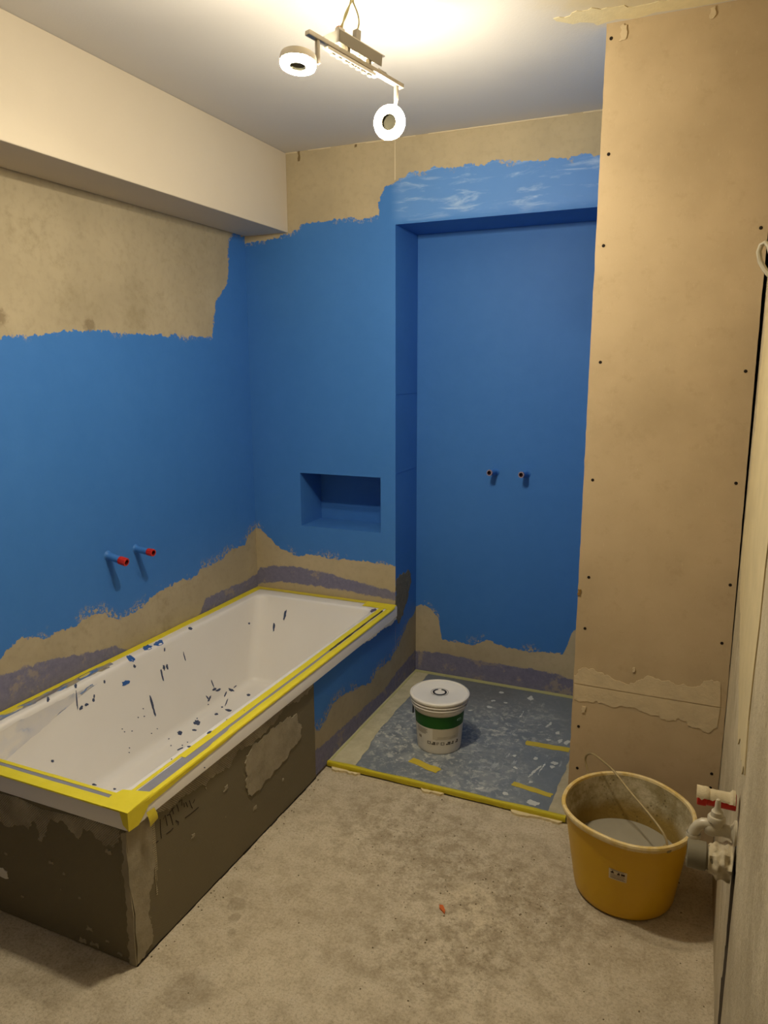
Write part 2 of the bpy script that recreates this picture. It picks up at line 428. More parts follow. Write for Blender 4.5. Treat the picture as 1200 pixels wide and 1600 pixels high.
# right wall: lower, older render near the pier and a proud coat towards the camera
wr = MB().box(XR, XR+.12, YR, .5, 0, ZC).build('wall_right', M_right); struct(wr)
def render_coat():
    zs = [i*ZC/60 for i in range(61)]; r = random.Random(5)
    ed = [(-1.505+.012*mnoise.noise((z*6, 1.3, 0))+.006*mnoise.noise((z*30, 4.1, 0)), z) for z in zs]
    out = [(YR, 0)]+ed+[(YR, ZC)]
    b = MB().prism([(XR, y, z) for y, z in out], (-1, 0, 0), .006)
    return b.build('render_coat', M_right, wr)
render_coat()
ch = ragged([(-1.50, .02), (-1.50, .47), (-1.40, .49), (-1.36, .44), (-1.385, .30), (-1.36, .18), (-1.40, .02)], .012, 3, 191)  # flat dark patch, painted in for the shade inside a wall groove
MB().prism([(XR, y, z) for y, z in ch], (-1, 0, 0), .0006).build('chase_shade', simple('painted chase shade', '3d3222', .95, .3, 40, bump=.6), wr)
# upper thin skim coat with a broken edge
sk = ragged([(-.75, .95), (-.80, 1.5), (-.78, 2.37), (-1.43, 2.37), (-1.43, .7), (-1.2, .66), (-1.0, .8)], .02, 4, 11)
MB().prism([(XR, y, z) for y, z in sk], (-1, 0, 0), .0025).build('skim_coat', simple('pale skim', 'c9b88f', .9, .15, 12, bump=.4), wr)

# pier of plasterboard beside the shower
pier = MB().box(XS+.012, XR-.012, YS+.018, .46, 0, ZC).build('wall_pier', M_dark); struct(pier)
def pier_board(z0, z1, seed):
    r = random.Random(seed); b = MB()
    zs = [z0+(z1-z0)*i/90 for i in range(91)]
    L = [(XS+.0012*mnoise.noise((z*40, 2, 0))+.0022*max(0, mnoise.noise((z*14, 7, 0))), z) for z in zs]
    def gap(z): return XR-.0016-.0075*max(0, min(1, (z-.55)/1.1)) + .0012*mnoise.noise((z*25, 9, 0))
    Rr = [(gap(z), z) for z in reversed(zs)]
    b.prism([(x, YS+.018, z) for x, z in L+Rr], (0, -1, 0), .018)
    me = b.mesh('plasterboard')
    for p in me.polygons:
        if abs(p.normal.y) < .5: p.material_index = 1
    return link('plasterboard', me, [M_board, M_board_edge], pier)
pier_board(.4957, ZC, 1); pier_board(0.002, .4952, 2)
MB().box(XS+.0005, XS+.012, YS+.019, .45, 0, ZC).build('coated_return', M_side, pier)
M_hole = simple('screw hole', '1d140b', .8, .1)
for i, (px, py) in enumerate([(955, 60), (951, 241), (943, 384), (938, 566), (926, 750), (920, 902), (914, 982), (904, 1135), (902, 1200), (1189, 356), (1165, 580), (1150, 755), (1141, 914), (1128, 1005), (1112, 1209), (1110, 1231)]):
    p = at(px, py, 'y', YS)
    b = MB().lathe((p.x, YS+.001, p.z), (0, -1, 0), [(.0046, 0), (.0046, .0016), (.0040, .0018), (1e-5, .0018)], 12)
    b.build('screw', M_hole, pier)
M_fill = simple('joint filler', 'cbb998', .9, .14, 25, bump=.7)
def filler(out, base, seed, th=.0014):
    q = ragged(out, .006, 3, seed, closed=False)+base
    return MB().prism([(x, YS, z) for x, z in q], (0, -1, 0), th).build('filler_patch', M_fill, pier)
ptop = [(1.626, .524), (1.641, .546), (1.66, .556), (1.689, .55), (1.748, .53), (1.805, .528), (1.823, .543), (1.853, .559), (1.895, .552), (1.94, .548), (1.976, .548), (2.0, .571), (2.02, .578), (2.045, .57)]
pbot = [(1.63, .444), (1.695, .45), (1.734, .442), (1.791, .447), (1.848, .439), (1.895, .427), (1.939, .44), (1.976, .42), (2.012, .411), (2.046, .431)]
filler(ptop, [(2.05, .4975), (1.84, .4968), (1.628, .4985)], 21); filler(pbot[::-1], [(1.628, .4945), (1.84, .4938), (2.05, .4935)], 22)
for k, (px, py, s) in enumerate([(973, 52, .018), (1113, 20, .012), (990, 1046, .007), (912, 1108, .012), (905, 925, .010)]):
    p = at(px, py, 'y', YS)
    q = ragged([(p.x-s*.5, p.z-s), (p.x+s*.5, p.z-s*.9), (p.x+s*.55, p.z+s), (p.x-s*.4, p.z+s*.9)], s*.3, 2, 30+k)
    MB().prism([(x, YS, z) for x, z in q], (0, -1, 0), .003).build('filler_dab', M_fill if k != 4 else simple('mud', '8a6c38', .9), pier)
# crumbs of filler in the ceiling joint over the pier
M_crumb = simple('ceiling filler', 'dccfa8', .9, .1, 40, bump=.4)
q = ragged([(1.50, YS-.09), (1.60, YS-.004), (2.0, YS-.004), (2.04, YS-.07), (1.85, YS-.10), (1.70, YS-.07), (1.6, YS-.11)], .02, 3, 77)
MB().prism([(x, y, ZC) for x, y in q], (0, 0, -1), .0015).build('ceiling_filler', M_crumb, ce)

# ------------------------------------------------------------------ bathtub
def m_enamel():
    n = N('white enamel'); c = n.mix(n.noise(6, 4), lin('e6e1da'), lin('ece8e2'))
    dust = n.step(n.noise(45, 5, .75), .60, .78); c = n.mix(n.mul(dust, .10), c, lin('a89b88'))
    return n.done(c, n.mix(dust, (.14,)*3, (.4,)*3), .5)
M_enamel = m_enamel()
def tape_mat(name, hexa, hexb):
    n = N(name); c = n.mix(n.noise(28, 4), lin(hexa), lin(hexb)); n.bump(n.noise(120, 4, vec=n.stretch((1, 1, 1))), .3, .001)
    return n.done(c, .45, .4)
M_yellow = tape_mat('yellow masking tape', 'd9c81e', 'ead93a')
M_yellow_d = tape_mat('dusty masking tape', 'c9b72c', 'd6c546')
M_grey = tape_mat('grey sealing tape', '7f7e86', '93929a')
M_darkgrey = tape_mat('dark tape gap', '3a352c', '4d473a')

tub = empty('bathtub', (0, 0, 0))
tag(tub, 'white built-in bathtub with yellow taped rim, speckled with blue paint', 'bathtub')
def rrect(x0, x1, y0, y1, z, r, k=7):
    P = []
    for cx, cy, a0 in ((x1-r, y1-r, 0), (x0+r, y1-r, 90), (x0+r, y0+r, 180), (x1-r, y0+r, 270)):
        for i in range(k):
            a = math.radians(a0+90*i/(k-1)); P.append((cx+r*math.cos(a), cy+r*math.sin(a), z))
    return P
def basin():
    b = MB(); OX0, OX1, OY0, OY1 = .003, Xt, -1.70, -.003
    IX0, IX1, IY0, IY1 = .070, .668, -1.642, -.094
    rings = [rrect(OX0+.03, OX1-.03, OY0+.03, OY1-.03, ZL-.004, .008), rrect(OX0, OX1, OY0, OY1, ZL, .010), rrect(OX0, OX1, OY0, OY1, Zt-.006, .010),
             rrect(OX0+.0018, OX1-.0018, OY0+.0018, OY1-.0018, Zt-.0018, .010), rrect(OX0+.006, OX1-.006, OY0+.006, OY1-.006, Zt, .010),
             rrect(IX0-.004, IX1+.004, IY0-.004, IY1+.004, Zt, .042)]
    for t, dz in ((.000, .0012), (.003, .004), (.0055, .010), (.0065, .018)):
        rings.append(rrect(IX0+t, IX1-t, IY0+t, IY1-t, Zt-dz, .042+t))
    zf, zt0 = .050, Zt-.018
    for k in range(1, 13):
        f = k/12.0; z = zt0+(zf+.035-zt0)*f
        rings.append(rrect(IX0+.0065+.020*f, IX1-.0065-.045*f, IY0+.0065+.24*f, IY1-.0065-.115*f, z, .048+.012*f))
    bx = (IX0+.0265, IX1-.0515, IY0+.2465, IY1-.1215)
    for k in range(1, 6):
        a = k/5*math.pi/2; d = .035*(1-math.cos(a)); h = .035*math.sin(a)
        d = .035*(1-math.cos(a)); 
        rings.append(rrect(bx[0]+d, bx[1]-d, bx[2]+d*1.5, bx[3]-d, zf+.035-h, .06))
    cx, cy = (bx[0]+bx[1])/2, (bx[2]+bx[3])/2
    rings.append([(cx+(p[0]-cx)*.5, cy+(p[1]-cy)*.5, zf-.003) for p in rings[-1]])
    b.grid(rings, close_u=True, smooth=True)
    b.face(rings[-1])
    o = b.build('basin', M_enamel, tub)
    return o
basin_o = basin()
def drain():
    b = MB().lathe((.37, -.48, .0455), (0, 0, 1), [(1e-5, .001), (.020, .001), (.022, .003), (.028, .003), (.031, 0), (.031, -.002)], 24)
    return b.build('drain', simple('chrome drain', 'b9b6b0', .25, .02, 10, .5, 1.0), tub)
drain()

def strip(name, path, width, mat, parent, z, th=.0007, wob=.0015, seed=1, seg=26, drop=None, axis='y'):
    """tape strip lying on the rim; path of two ends, width across"""
    a, b_ = Vector(path[0]), Vector(path[1]); d = b_-a; L = d.length; d.normalize(); nrm = Vector((-d.y, d.x, 0))
    rows = []
    for i in range(seg+1):
        t = i/seg; c = a+d*L*t
        w0 = width[0]+wob*mnoise.noise((t*9, seed*3.1, 0)); w1 = width[1]+wob*mnoise.noise((t*9, seed*5.7, 3))
        zz = z+.0005*mnoise.noise((t*30, seed, 1))
        rows.append((c+nrm*w0, c+nrm*w1, zz))
    m = MB()
    top = [[(p.x, p.y, zz+th), (q.x, q.y, zz+th)] for p, q, zz in rows]
    m.grid(top, smooth=False, flip=False)
    for s in (0, 1):
        m.grid([[(r[s].x, r[s].y, r[2]+th), (r[s].x, r[s].y, z-.0002)] for r in rows], smooth=False)
    return m.build(name, mat, parent)

# long side rim: inner yellow, grey middle, outer yellow that folds over the lip
T = Zt
# helper: strips along y given x range
def ystrip(name, y0, y1, x0, x1, mat, z=T, seed=1, wob=.0012, th=.0007, par=None):
    return strip(name, [((0), y0, 0), (0, y1, 0)], (-x1, -x0), mat, par or tub, z, th, wob, seed)
def xstrip(name, x0, x1, y0, y1, mat, z=T, seed=1, wob=.0012, th=.0007, par=None):
    return strip(name, [(x0, 0, 0), (x1, 0, 0)], (y0, y1), mat, par or tub, z, th, wob, seed)
ystrip('sealing_tape_and_gap', -1.64, -.55, .698, .742, M_grey, seed=3)
ystrip('sealing_tape_and_gap', -.60, -.10, .708, .716, M_darkgrey, z=T+.0012, seed=4, wob=.003)  # dark strip painted in for the shaded gap beside the tape
ystrip('masking_tape', -1.44, -.02, .684, .708, M_yellow, z=T+.0008, seed=5)
ystrip('masking_tape', -1.62, -1.43, .6835, .6945, M_yellow, z=T+.0009, seed=6, wob=.002)
def outer_tape():
    m = MB(); rows = []; K = 70
    for i in range(K+1):
        y = -1.698+(1.66)*i/K
        xin = .719+.0025*mnoise.noise((y*7, 3, 0))+ (.006 if y < -1.25 else 0)
        if y < -1.35: xin += .006
        dr = .004+.003*mnoise.noise((y*11, 9, 0))+.016*max(0, (-1.22-y)/.48)
        rip = .0008*mnoise.noise((y*60, 5, 0))
        rows.append([(xin, y, T+.0010), (.732, y, T+.0022+rip), (Xt+.0005, y, T+.0006), (Xt+.0018+rip, y, T-.003), (Xt+.0014, y, T-max(.004, dr)-.002)])
    m.grid(rows, smooth=False); return m.build('masking_tape', M_yellow, tub)
outer_tape()
# near short rim
xstrip('sealing_tape_and_gap', .06, .665, -1.671, -1.656, M_grey, seed=7)
xstrip('masking_tape', .06, .70, -1.656, -1.6445, M_yellow, z=T+.0008, seed=8)
def end_tape():
    m = MB(); rows = []; K = 50
    for i in range(K+1):
        x = .02+(.722)*i/K
        rip = .0008*mnoise.noise((x*50, 5, 2))
        rows.append([(x, -1.668+.0015*mnoise.noise((x*12, 2, 1)), T+.0010), (x, -1.683, T+.0016+rip), (x, -1.7005, T+.0005), (x, -1.7016, T-.0025-.0015*mnoise.noise((x*20, 0, 3)))])
    m.grid(rows, smooth=False, flip=True); return m.build('masking_tape', M_yellow, tub)
end_tape()
# square of tape over the near corner, folded down the lip, and a loose tail
def corner_tape():
    m = MB()
    m.prism([(.655, -1.662, T+.0017), (.662, -1.628, T+.0017), (.742, -1.606, T+.0017), (Xt+.001, -1.702, T+.0017), (.668, -1.702, T+.0017)], (0, 0, 1), .0006)
    m.prism([(.72, -1.7015, T+.002), (Xt+.0015, -1.7015, T+.002), (Xt+.0015, -1.7015, T-.047), (.729, -1.7015, T-.034)], (0, -1, 0), .0007)
    m.prism([(Xt+.001, -1.702, T+.002), (Xt+.001, -1.625, T+.002), (Xt+.001, -1.632, T-.022), (Xt+.001, -1.668, T-.050), (Xt+.001, -1.702, T-.048)], (1, 0, 0), .0008)
    return m.build('corner_tape', M_yellow, tub)
corner_tape()
def tail():
    m = MB(); rows = []
    for i in range(7):
        t = i/6; z = T-.034-.045*t; x = Xt+.002+.006*math.sin(t*2.2)
        rows.append([(x, -1.640+.004*t, z+.004*t), (x+.002, -1.614+.006*t, z+.012*t)])
    m.grid(rows, smooth=True); return m.build('tape_tail', M_yellow_d, tub)
tail()
# wall sides
ystrip('masking_tape', -1.70, -.01, .004, .036, M_yellow, seed=9, wob=.003, th=.0012)
xstrip('masking_tape', .004, .735, -.036, -.006, M_yellow_d, z=T+.0014, seed=10, wob=.005)
xstrip('masking_tape', .60, .742, -.075, -.012, M_yellow, z=T+.0022, seed=12, wob=.004)
# smeared sealing tape remnant in the back corner
q = ragged([(.655, -.10), (.672, -.082), (.684, -.11), (.678, -.14), (.664, -.128)], .004, 2, 8)
MB().prism([(x, y, T) for x, y in q], (0, 0, 1), .0008).build('tape_scrap', simple('violet tape', '5d5878', .5), tub)
# crumbs under the back half of the lip
lp = ragged([(-.02, ZL+.004), (-.36, ZL+.004), (-.36, ZL-.004), (-.30, ZL-.009), (-.22, ZL-.006), (-.14, ZL-.012), (-.05, ZL-.014), (-.02, ZL-.010)], .004, 3, 15)
MB().prism([(Xt-.004, y, z) for y, z in lp], (1, 0, 0), .0048).build('silicone_smear', simple('silicone smear', 'c9c4ba', .7, .1, 50, bump=.4), tub)

# paint splashes: little films lying on the enamel, found on the basin itself
bv = BVHTree.FromPolygons([tuple(v.co) for v in basin_o.data.vertices], [tuple(p.vertices) for p in basin_o.data.polygons])
M_splash = simple('dried blue paint', '3f4a66', .5, .25, 90)
M_splash_b = simple('fresh blue paint', '2f5fa6', .45, .2, 60)
def splash(px, py, a, b_, ang, mat, seed):
    r = random.Random(seed); P = []; K = 14
    ca, sa = math.cos(math.radians(ang)), math.sin(math.radians(ang))
    for k in range(K):
        t = 2*math.pi*k/K; f = 1+r.uniform(-.28, .28)
        ex, ey = a*math.cos(t)*f, b_*math.sin(t)*f
        hit, nn, _, _ = bv.ray_cast(CAM, ray(px+ex*ca-ey*sa, py+ex*sa+ey*ca))
        if hit is None: return
        if nn.dot(CAM-hit) < 0: nn = -nn
        P.append((hit, nn))
    nn = sum((n for _, n in P), Vector()).normalized()
    if max((p-P[0][0]).length for p, _ in P) > .25: return
    c = sum((p for p, _ in P), Vector())/K
    m = MB(); i = 0
    top = [p+n*.0013 for p, n in P]; low = [p-n*.0004 for p, n in P]
    hc, n2, _, _ = bv.ray_cast(CAM, (c-CAM).normalized())
    if hc is None: return
    if n2.dot(CAM-hc) < 0: n2 = -n2
    for k in range(K):
        k2 = (k+1) % K
        m.face([hc+n2*.0018, top[k], top[k2]]); m.face([top[k], low[k], low[k2], top[k2]])
    m.build('paint_splash', mat, tub)
SPL = [(248, 1005, 8, 3.5, -12, 1), (230, 1012, 8, 3.5, -15, 1), (204, 1029, 7, 4, 35, 1), (210, 1041, 2, 2.5, 0, 0), (196, 1067, 6, 3.5, -25, 1), (163, 1065, 1.5, 2.5, 0, 0),
       (256, 1043, 1.5, 4, -8, 0), (261, 1042, 1.5, 4, -8, 0), (253, 1055, 1.2, 10, -12, 0), (257, 1015, .9, 3, 0, 0), (288, 1026, .7, 7, -15, 0), (297, 982, 3.5, 2, 10, 0),
       (237, 1098, 1.8, 10, -14, 0), (241, 1112, 1.2, 8, -14, 0), (120, 1095, .9, 14, -5, 0), (127, 1106, 2, 4, 30, 0), (135, 1101, 3, 2, -20, 0), (146, 1094, 2, 3, 0, 0), (147, 1088, 1, 3, 0, 0),
       (75, 1093, 2.2, 3.5, 10, 0), (118, 1072, 2, 3, 0, 0), (335, 1077, 3.5, 1.5, -25, 0), (341, 1078, 4, 1.5, -25, 0), (332, 1068, .8, 7, -20, 0), (361, 1078, 4.5, 2, 20, 0), (367, 1073, 3, .7, -40, 0), (388, 1086, 3, 1.6, 0, 0),
       (327, 1092, 1.2, 5, 25, 0), (324, 1090, 1, 4, -30, 0), (354, 1097, .8, 6, 20, 0), (357, 1110, 5, 1.6, 5, 0), (338, 1116, 3, 1.5, 0, 0), (308, 1129, 5, 3.5, 5, 0), (304, 1141, 3.5, 1.2, 0, 0), (281, 1145, 4, 3, 10, 0), (327, 1145, 4, 1.8, -25, 0),
       (273, 1174, 5.5, 3.6, 5, 0), (282, 1170, 5, .9, -25, 0), (296, 1167, 4, .9, 0, 0), (82, 1189, 2.2, 1.8, 0, 0), (445, 962, 1.8, 8, 12, 0), (428, 980, 1.5, 7, 6, 0), (147, 1226, 4, 1.4, 8, 0), (179, 1233, 2, 1.2, 0, 0), (389, 974, 1.4, 1.4, 0, 0), (352, 1085, .8, 5, 25, 0), (347, 1105, 1.5, 1, 0, 0)]
for k, (x, y, a, b_, g, t) in enumerate(SPL): splash(x, y, a, b_, g, M_splash_b if t else M_splash, 100+k)
for k in range(26):
    t = k/25; splash(320+rnd.uniform(-130, 70), 1140+rnd.uniform(-45, 60), .9, .8, 0, M_splash, 300+k)

# clear protective film hanging from the wall side of the rim
def film():
    n = N('clear plastic film'); t = n.t
    tr = n.new('ShaderNodeBsdfTransparent'); tr.inputs[0].default_value = (.97, .96, .94, 1)
    gl = n.new('ShaderNodeBsdfGlossy'); gl.inputs['Roughness'].default_value = .18; gl.inputs[0].default_value = (.9, .9, .88, 1)
    fr = n.new('ShaderNodeFresnel'); fr.inputs[0].default_value = 1.45
    mx = n.new('ShaderNodeMixShader'); t.links.new(n.math('MULTIPLY_ADD', fr.outputs[0], .9, .04), mx.inputs[0]); t.links.new(tr.outputs[0], mx.inputs[1]); t.links.new(gl.outputs[0], mx.inputs[2])
    t.links.new(mx.outputs[0], n.out.inputs[0])
    m = MB(); rows = []
    for i in range(40):
        f = i/39; y = -1.02-.60*f; row = []
        w = .008+.12*f**1.5
        for j in range(16):
            g = j/15
            x = .034+.030*min(1, g*2)+w*max(0, g-.3)
            z = T+.004-.02*g-.10*f*max(0, g-.25)
            k = mnoise.noise((y*14, g*5+y*6, 1))*.006+mnoise.noise((y*45, g*9, 5))*.0025
            x2, z2 = x+abs(k)*.9, z+k*.8+.003
            row.append((x2, y, z2))
        rows.append(row)
    m.grid(rows, smooth=True)
    o = m.build('plastic_film', n.m); tag(o, 'crumpled clear plastic film hanging over the wall side rim of the tub', 'plastic film')
film()

# ------------------------------------------------------------------ tub panels
def m_panel():
    n = N('cement backer board'); c = n.mix(n.noise(3, 5, .6), lin('6a624d'), lin('7a715a'))
    o = n.xyz(); g1 = n.math('SINE', n.mul(n.add(o[0], o[1]), 1250)); g2 = n.math('SINE', n.mul(o[2], 1250))
    g = n.mul(g1, g2); c = n.mix(n.mul(n.step(g, .1, .8), .18), c, lin('8a7d60'))
    sp = n.step(n.noise(60, 3, .7), .70, .76); c = n.mix(n.mul(sp, .6), c, lin('b5a98c'))
    n.bump(n.add(g, n.mul(n.noise(30, 4), 2)), .25, .001); return n.done(c, .85, .25)
M_panel = m_panel()
def m_mortar(name, a, b_, comb=False):
    n = N(name); c = n.mix(n.step(n.noise(14, 5, .65), .3, .7), lin(a), lin(b_))
    o = n.xyz(); h = n.noise(50, 6, .7)
    if comb:
        g = n.mul(n.math('SINE', n.mul(n.add(o[0], o[1]), 900)), n.math('SINE', n.mul(o[2], 900)))
        c = n.mix(n.mul(n.step(g, .0, .6), n.mul(n.step(n.noise(9, 3), .36, .56), .85)), c, lin('4a4030')); h = n.add(h, n.mul(g, .4))
    n.bump(h, .7, .004); return n.done(c, .9, .2)
M_mortar = m_mortar('trowelled mortar', '8f8670', 'a29882'); M_mortar_mesh = m_mortar('meshed mortar', '968c76', 'aea48c', True)
side = empty('tub_panel'); tag(side, 'long grey backer board panel of the tub facing the room, with marker writing', 'tub panel')
endp = empty('tub_panel'); tag(endp, 'short grey backer board panel at the near end of the tub', 'tub panel')
MB().box(XP-.03, XP, YP, -.762, .003, ZL-.004).build('board', M_panel, side)
MB().box(XP-.03, XP, -.761, -.0015, .012, ZL-.004).build('coated_board', M_side, side)
MB().box(.003, XP-.0305, YP, YP+.03, .003, ZL-.004).build('board', M_panel, endp)
def side_patch(pts, th, mat, seed, amp=.007, name='mortar_patch', d=3):
    q = ragged(pts, amp, d, seed); return MB().prism([(XP, y, z) for y, z in q], (1, 0, 0), th).build(name, mat, side)
side_patch([(-.995, .335), (-.93, .325), (-.887, .315), (-.870, .27), (-.861, .223), (-.91, .205), (-.991, .189), (-1.06, .175), (-1.109, .173), (-1.181, .178), (-1.20, .21), (-1.19, .25), (-1.20, .296), (-1.135, .332), (-1.05, .338)], .003, M_mortar, 41, .012)
side_patch([(-.772, .380), (-.772, .366), (-.81, .352), (-.90, .360), (-.981, .362), (-1.05, .350), (-1.134, .342), (-1.20, .350), (-1.25, .345), (-1.278, .322), (-1.32, .330), (-1.363, .338), (-1.382, .335), (-1.389, .316), (-1.400, .335), (-1.475, .353), (-1.548, .345), (-1.601, .362), (-1.605, .380)], .0018, M_mortar_mesh, 42, .010)
# rendered corner strip, wrapping both panels
cs = ragged([(-1.6974, .380), (-1.616, .380), (-1.61, .314), (-1.61, .241), (-1.622, .184), (-1.638, .168), (-1.646, .109), (-1.635, .053), (-1.638, .017), (-1.667, .010), (-1.6974, .006)], .005, 3, 43)
MB().prism([(XP, y, z) for y, z in cs], (1, 0, 0), .0025).build('corner_render', M_mortar, side)
cs = ragged([(XP+.002, .380), (.716, .372), (.720, .316), (.712, .28), (.716, .235), (.719, .163), (.716, .089), (.714, .03), (.71, .004), (XP+.002, .004)], .004, 3, 44)
MB().prism([(x, YP, z) for x, z in cs], (0, -1, 0), .0025).build('corner_render', M_mortar, endp)
# strip of glass-fibre mesh beside the corner render
M_mesh = simple('mesh fibres', 'b7ab8e', .8, .1)
mm = MB()
for k in range(38):
    z = .372-.0062*k; wv = .010+.007*mnoise.noise((z*30, 3, 0)) - (.006 if k > 26 else 0)
    if wv > .002: mm.box(XP+.0005, XP+.0014, -1.612, -1.612+wv, z-.0007, z+.0007)
for k in range(3): mm.box(XP+.0005, XP+.0016, -1.611+.0045*k, -1.610+.0045*k, .15+.03*k, .374)
mo = mm.build('mesh_edge', M_mesh, side); mo['kind'] = 'stuff'
def end_patch(pts, th, mat, seed, amp=.008, name='mortar_patch'):
    q = ragged(pts, amp, 3, seed); return MB().prism([(x, YP, z) for x, z in q], (0, -1, 0), th).build(name, mat, endp)
end_patch([(.02, .380), (.02, .30), (.10, .31), (.18, .285), (.288, .288), (.336, .286), (.37, .30), (.395, .292), (.415, .325), (.431, .272), (.440, .27), (.459, .304), (.483, .350), (.538, .345), (.566, .318), (.573, .316), (.592, .352), (.632, .334), (.656, .323), (.707, .345), (.712, .380)], .0016, M_mortar_mesh, 51, .012)
for k, (px, py, s) in enumerate([(4, 1363, .022), (80, 1347, .008), (148, 1475, .014), (130, 1476, .012), (62, 1310, .006), (36, 1400, .006), (125, 1402, .005), (170, 1330, .010), (140, 1450, .012), (168, 1470, .006), (188, 1490, .008), (100, 1365, .005), (10, 1333, .006)]):
    p = at(px, py, 'y', YP)
    if p.z < .012: p.z = .015
    q = ragged([(p.x-s, p.z-s*.5), (p.x+s, p.z-s*.55), (p.x+s*.9, p.z+s*.4), (p.x-s*.6, p.z+s*.6)], s*.4, 2, 60+k)
    MB().prism([(x, YP, z) for x, z in q], (0, -1, 0), .002).build('mortar_dab', M_mortar if k else simple('white plaster', 'd8d4c8', .9), endp)
for k, (px, py, s) in enumerate([(352, 1231, .011), (398, 1262, .010), (301, 1306, .008), (442, 1218, .005)]):
    p = at(px, py, 'x', XP)
    q = ragged([(p.y-s, p.z-s*.6), (p.y+s, p.z-s*.6), (p.y+s*.9, p.z+s*.5), (p.y-s*.6, p.z+s*.7)], s*.4, 2, 80+k)
    MB().prism([(XP, y, z) for y, z in q], (1, 0, 0), .002).build('mortar_dab', M_mortar, side)
# handwriting in marker
M_ink = simple('marker ink', '2a2118', .7, .05)
def ink(strokes, wd=.0016):
    m = MB()
    for st in strokes:
        P = [at(210+a/10, 1220+b_/10, 'x', XP) for a, b_ in st]
        m.tube([(XP+.0008, p.y, p.z) for p in P], wd, 5)
    # flatten onto the board
    m.v = [(XP+.0002+min(.0008, max(0, x-XP)*.3), y, z) for x, y, z in m.v]
    return m.build('marker_writing', M_ink, side)
ink([[(400, 600), (405, 760), (420, 900)], [(450, 600), (480, 540), (500, 640), (512, 700)], [(510, 540), (555, 520), (580, 600), (602, 690)], [(500, 832), (560, 785), (605, 738)], [(545, 505), (590, 450), (622, 412)], [(645, 622), (690, 648), (680, 692)],
     [(660, 375), (680, 430), (690, 480)], [(690, 335), (740, 292), (742, 385)], [(800, 335), (832, 410)], [(855, 305), (880, 380), (905, 430)], [(915, 350), (940, 292)], [(270, 1027), (320, 985), (372, 940)], [(790, 582), (900, 500), (1000, 412)], [(770, 345), (780, 410)], [(585, 430), (610, 520)]])
# -- floor wedge of mortar under the tub's front edges
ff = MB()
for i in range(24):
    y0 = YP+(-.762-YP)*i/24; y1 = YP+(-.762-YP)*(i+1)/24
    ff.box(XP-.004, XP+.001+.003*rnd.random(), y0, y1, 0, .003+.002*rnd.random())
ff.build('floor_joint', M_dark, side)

# ------------------------------------------------------------------ shower tray
def m_tray():
    n = N('tray surface'); c = n.mix(n.noise(4, 4), lin('687079'), lin('7f868c'))
    a = n.noise(11, 6, .72, dist=.8); b_ = n.noise(38, 6, .75, dist=.5)
    zone = n.mx(n.blob((1.02, -.36, ZTR), .26, .6, .3), n.mx(n.mul(n.blob((1.25, -.15, ZTR), .22, .7, .3), .8), n.mul(n.blob((1.25, -.55, ZTR), .2, .7, .3), .7)))
    c = n.mix(n.mul(n.step(a, .42, .62), n.mul(zone, .75)), c, lin('9ea3a4'))
    c = n.mix(n.mul(n.step(b_, .50, .60), n.mul(zone, .75)), c, lin('c4c4bc'))
    z2 = n.mx(n.blob((1.43, -.40, ZTR), .16, .5, .2), n.blob((1.35, .05, ZTR), .10, .6, .2))
    st = n.noise(20, 5, .7, vec=n.stretch((2.2, .5, 1), (0, 0, -.35)))
    c = n.mix(n.mul(n.step(st, .58, .66), n.mul(z2, .7)), c, lin('b5b8ba'))
    br = n.blob((1.10, .16, ZTR), .2, .8, .2); c = n.mix(n.mul(br, .4), c, lin('5f584e'))
    n.bump(n.add(a, n.mul(b_, .5)), .15, .002); return n.done(c, n.mix(n.step(a, .4, .6), (.32,)*3, (.6,)*3), .4)
tray = empty('shower_tray'); tag(tray, 'flat square blue-grey shower tray smeared with plaster, edged with yellow tape', 'shower tray')
x0, x1, y0, y1 = XP+.002, XS-.002, YS-.004, DR-.001
def tray_slab():
    b = MB().box(x0, x1, y0, y1, .008, ZTR); return bevelled(b, 'slab', m_tray(), tray, .002, 2)
tray_slab()
MB().box(x0+.03, x1-.03, y0+.03, y1-.02, 0, .008).build('base', M_dark, tray)
M_adh = m_mortar('pale joint compound', 'b3ab8d', 'c6be9f')
def flat(pts, th, mat, name, seed, amp=.004, d=3, z=ZTR):
    q = ragged(pts, amp, d, seed); return MB().prism([(x, y, z) for x, y in q], (0, 0, 1), th).build(name, mat, tray)
flat([(x0, y1), (x0+.075, y1), (x0+.085, .02), (x0+.078, -.2), (x0+.09, -.45), (x0+.11, y0+.012), (x0, y0+.012)], .0012, M_adh, 'joint_strip', 91)
flat([(x1, y0+.012), (x1-.060, y0+.012), (x1-.050, -.40), (x1-.048, -.2), (x1-.045, .1), (x1-.05, y1), (x1, y1)], .0012, m_mortar('grey joint compound', 'a79c80', 'b9ae92'), 'joint_strip', 92)
M_pale = tape_mat('plaster-dulled tape', 'a9a873', 'bfbd86')
MB().box(x0, x1, y1-.026, y1-.001, ZTR, ZTR+.0022).build('masking_tape', M_pale, tray)
MB().box(x0+.004, x0+.012, y0+.02, y1-.01, ZTR+.0012, ZTR+.0024).build('masking_tape', M_pale, tray)
def front_tape():
    m = MB(); rows = []
    for i in range(41):
        x = x0+(x1-x0)*i/40
        a = .004*mnoise.noise((x*9, 3, 3)); r = .0006*mnoise.noise((x*40, 1, 1))
        rows.append([(x, y0+.014+a, ZTR+.0016), (x, y0+.006, ZTR+.0030+r), (x, y0-.0008, ZTR+.0012), (x, y0-.0022+r, ZTR-.004), (x, y0-.0014, .006+.003*mnoise.noise((x*8, 6, 1)))])
    m.grid(rows, smooth=False, flip=True); return m.build('edge_tape', tape_mat('edge tape', 'b9a91c', 'cbbb2c'), tray)
front_tape()
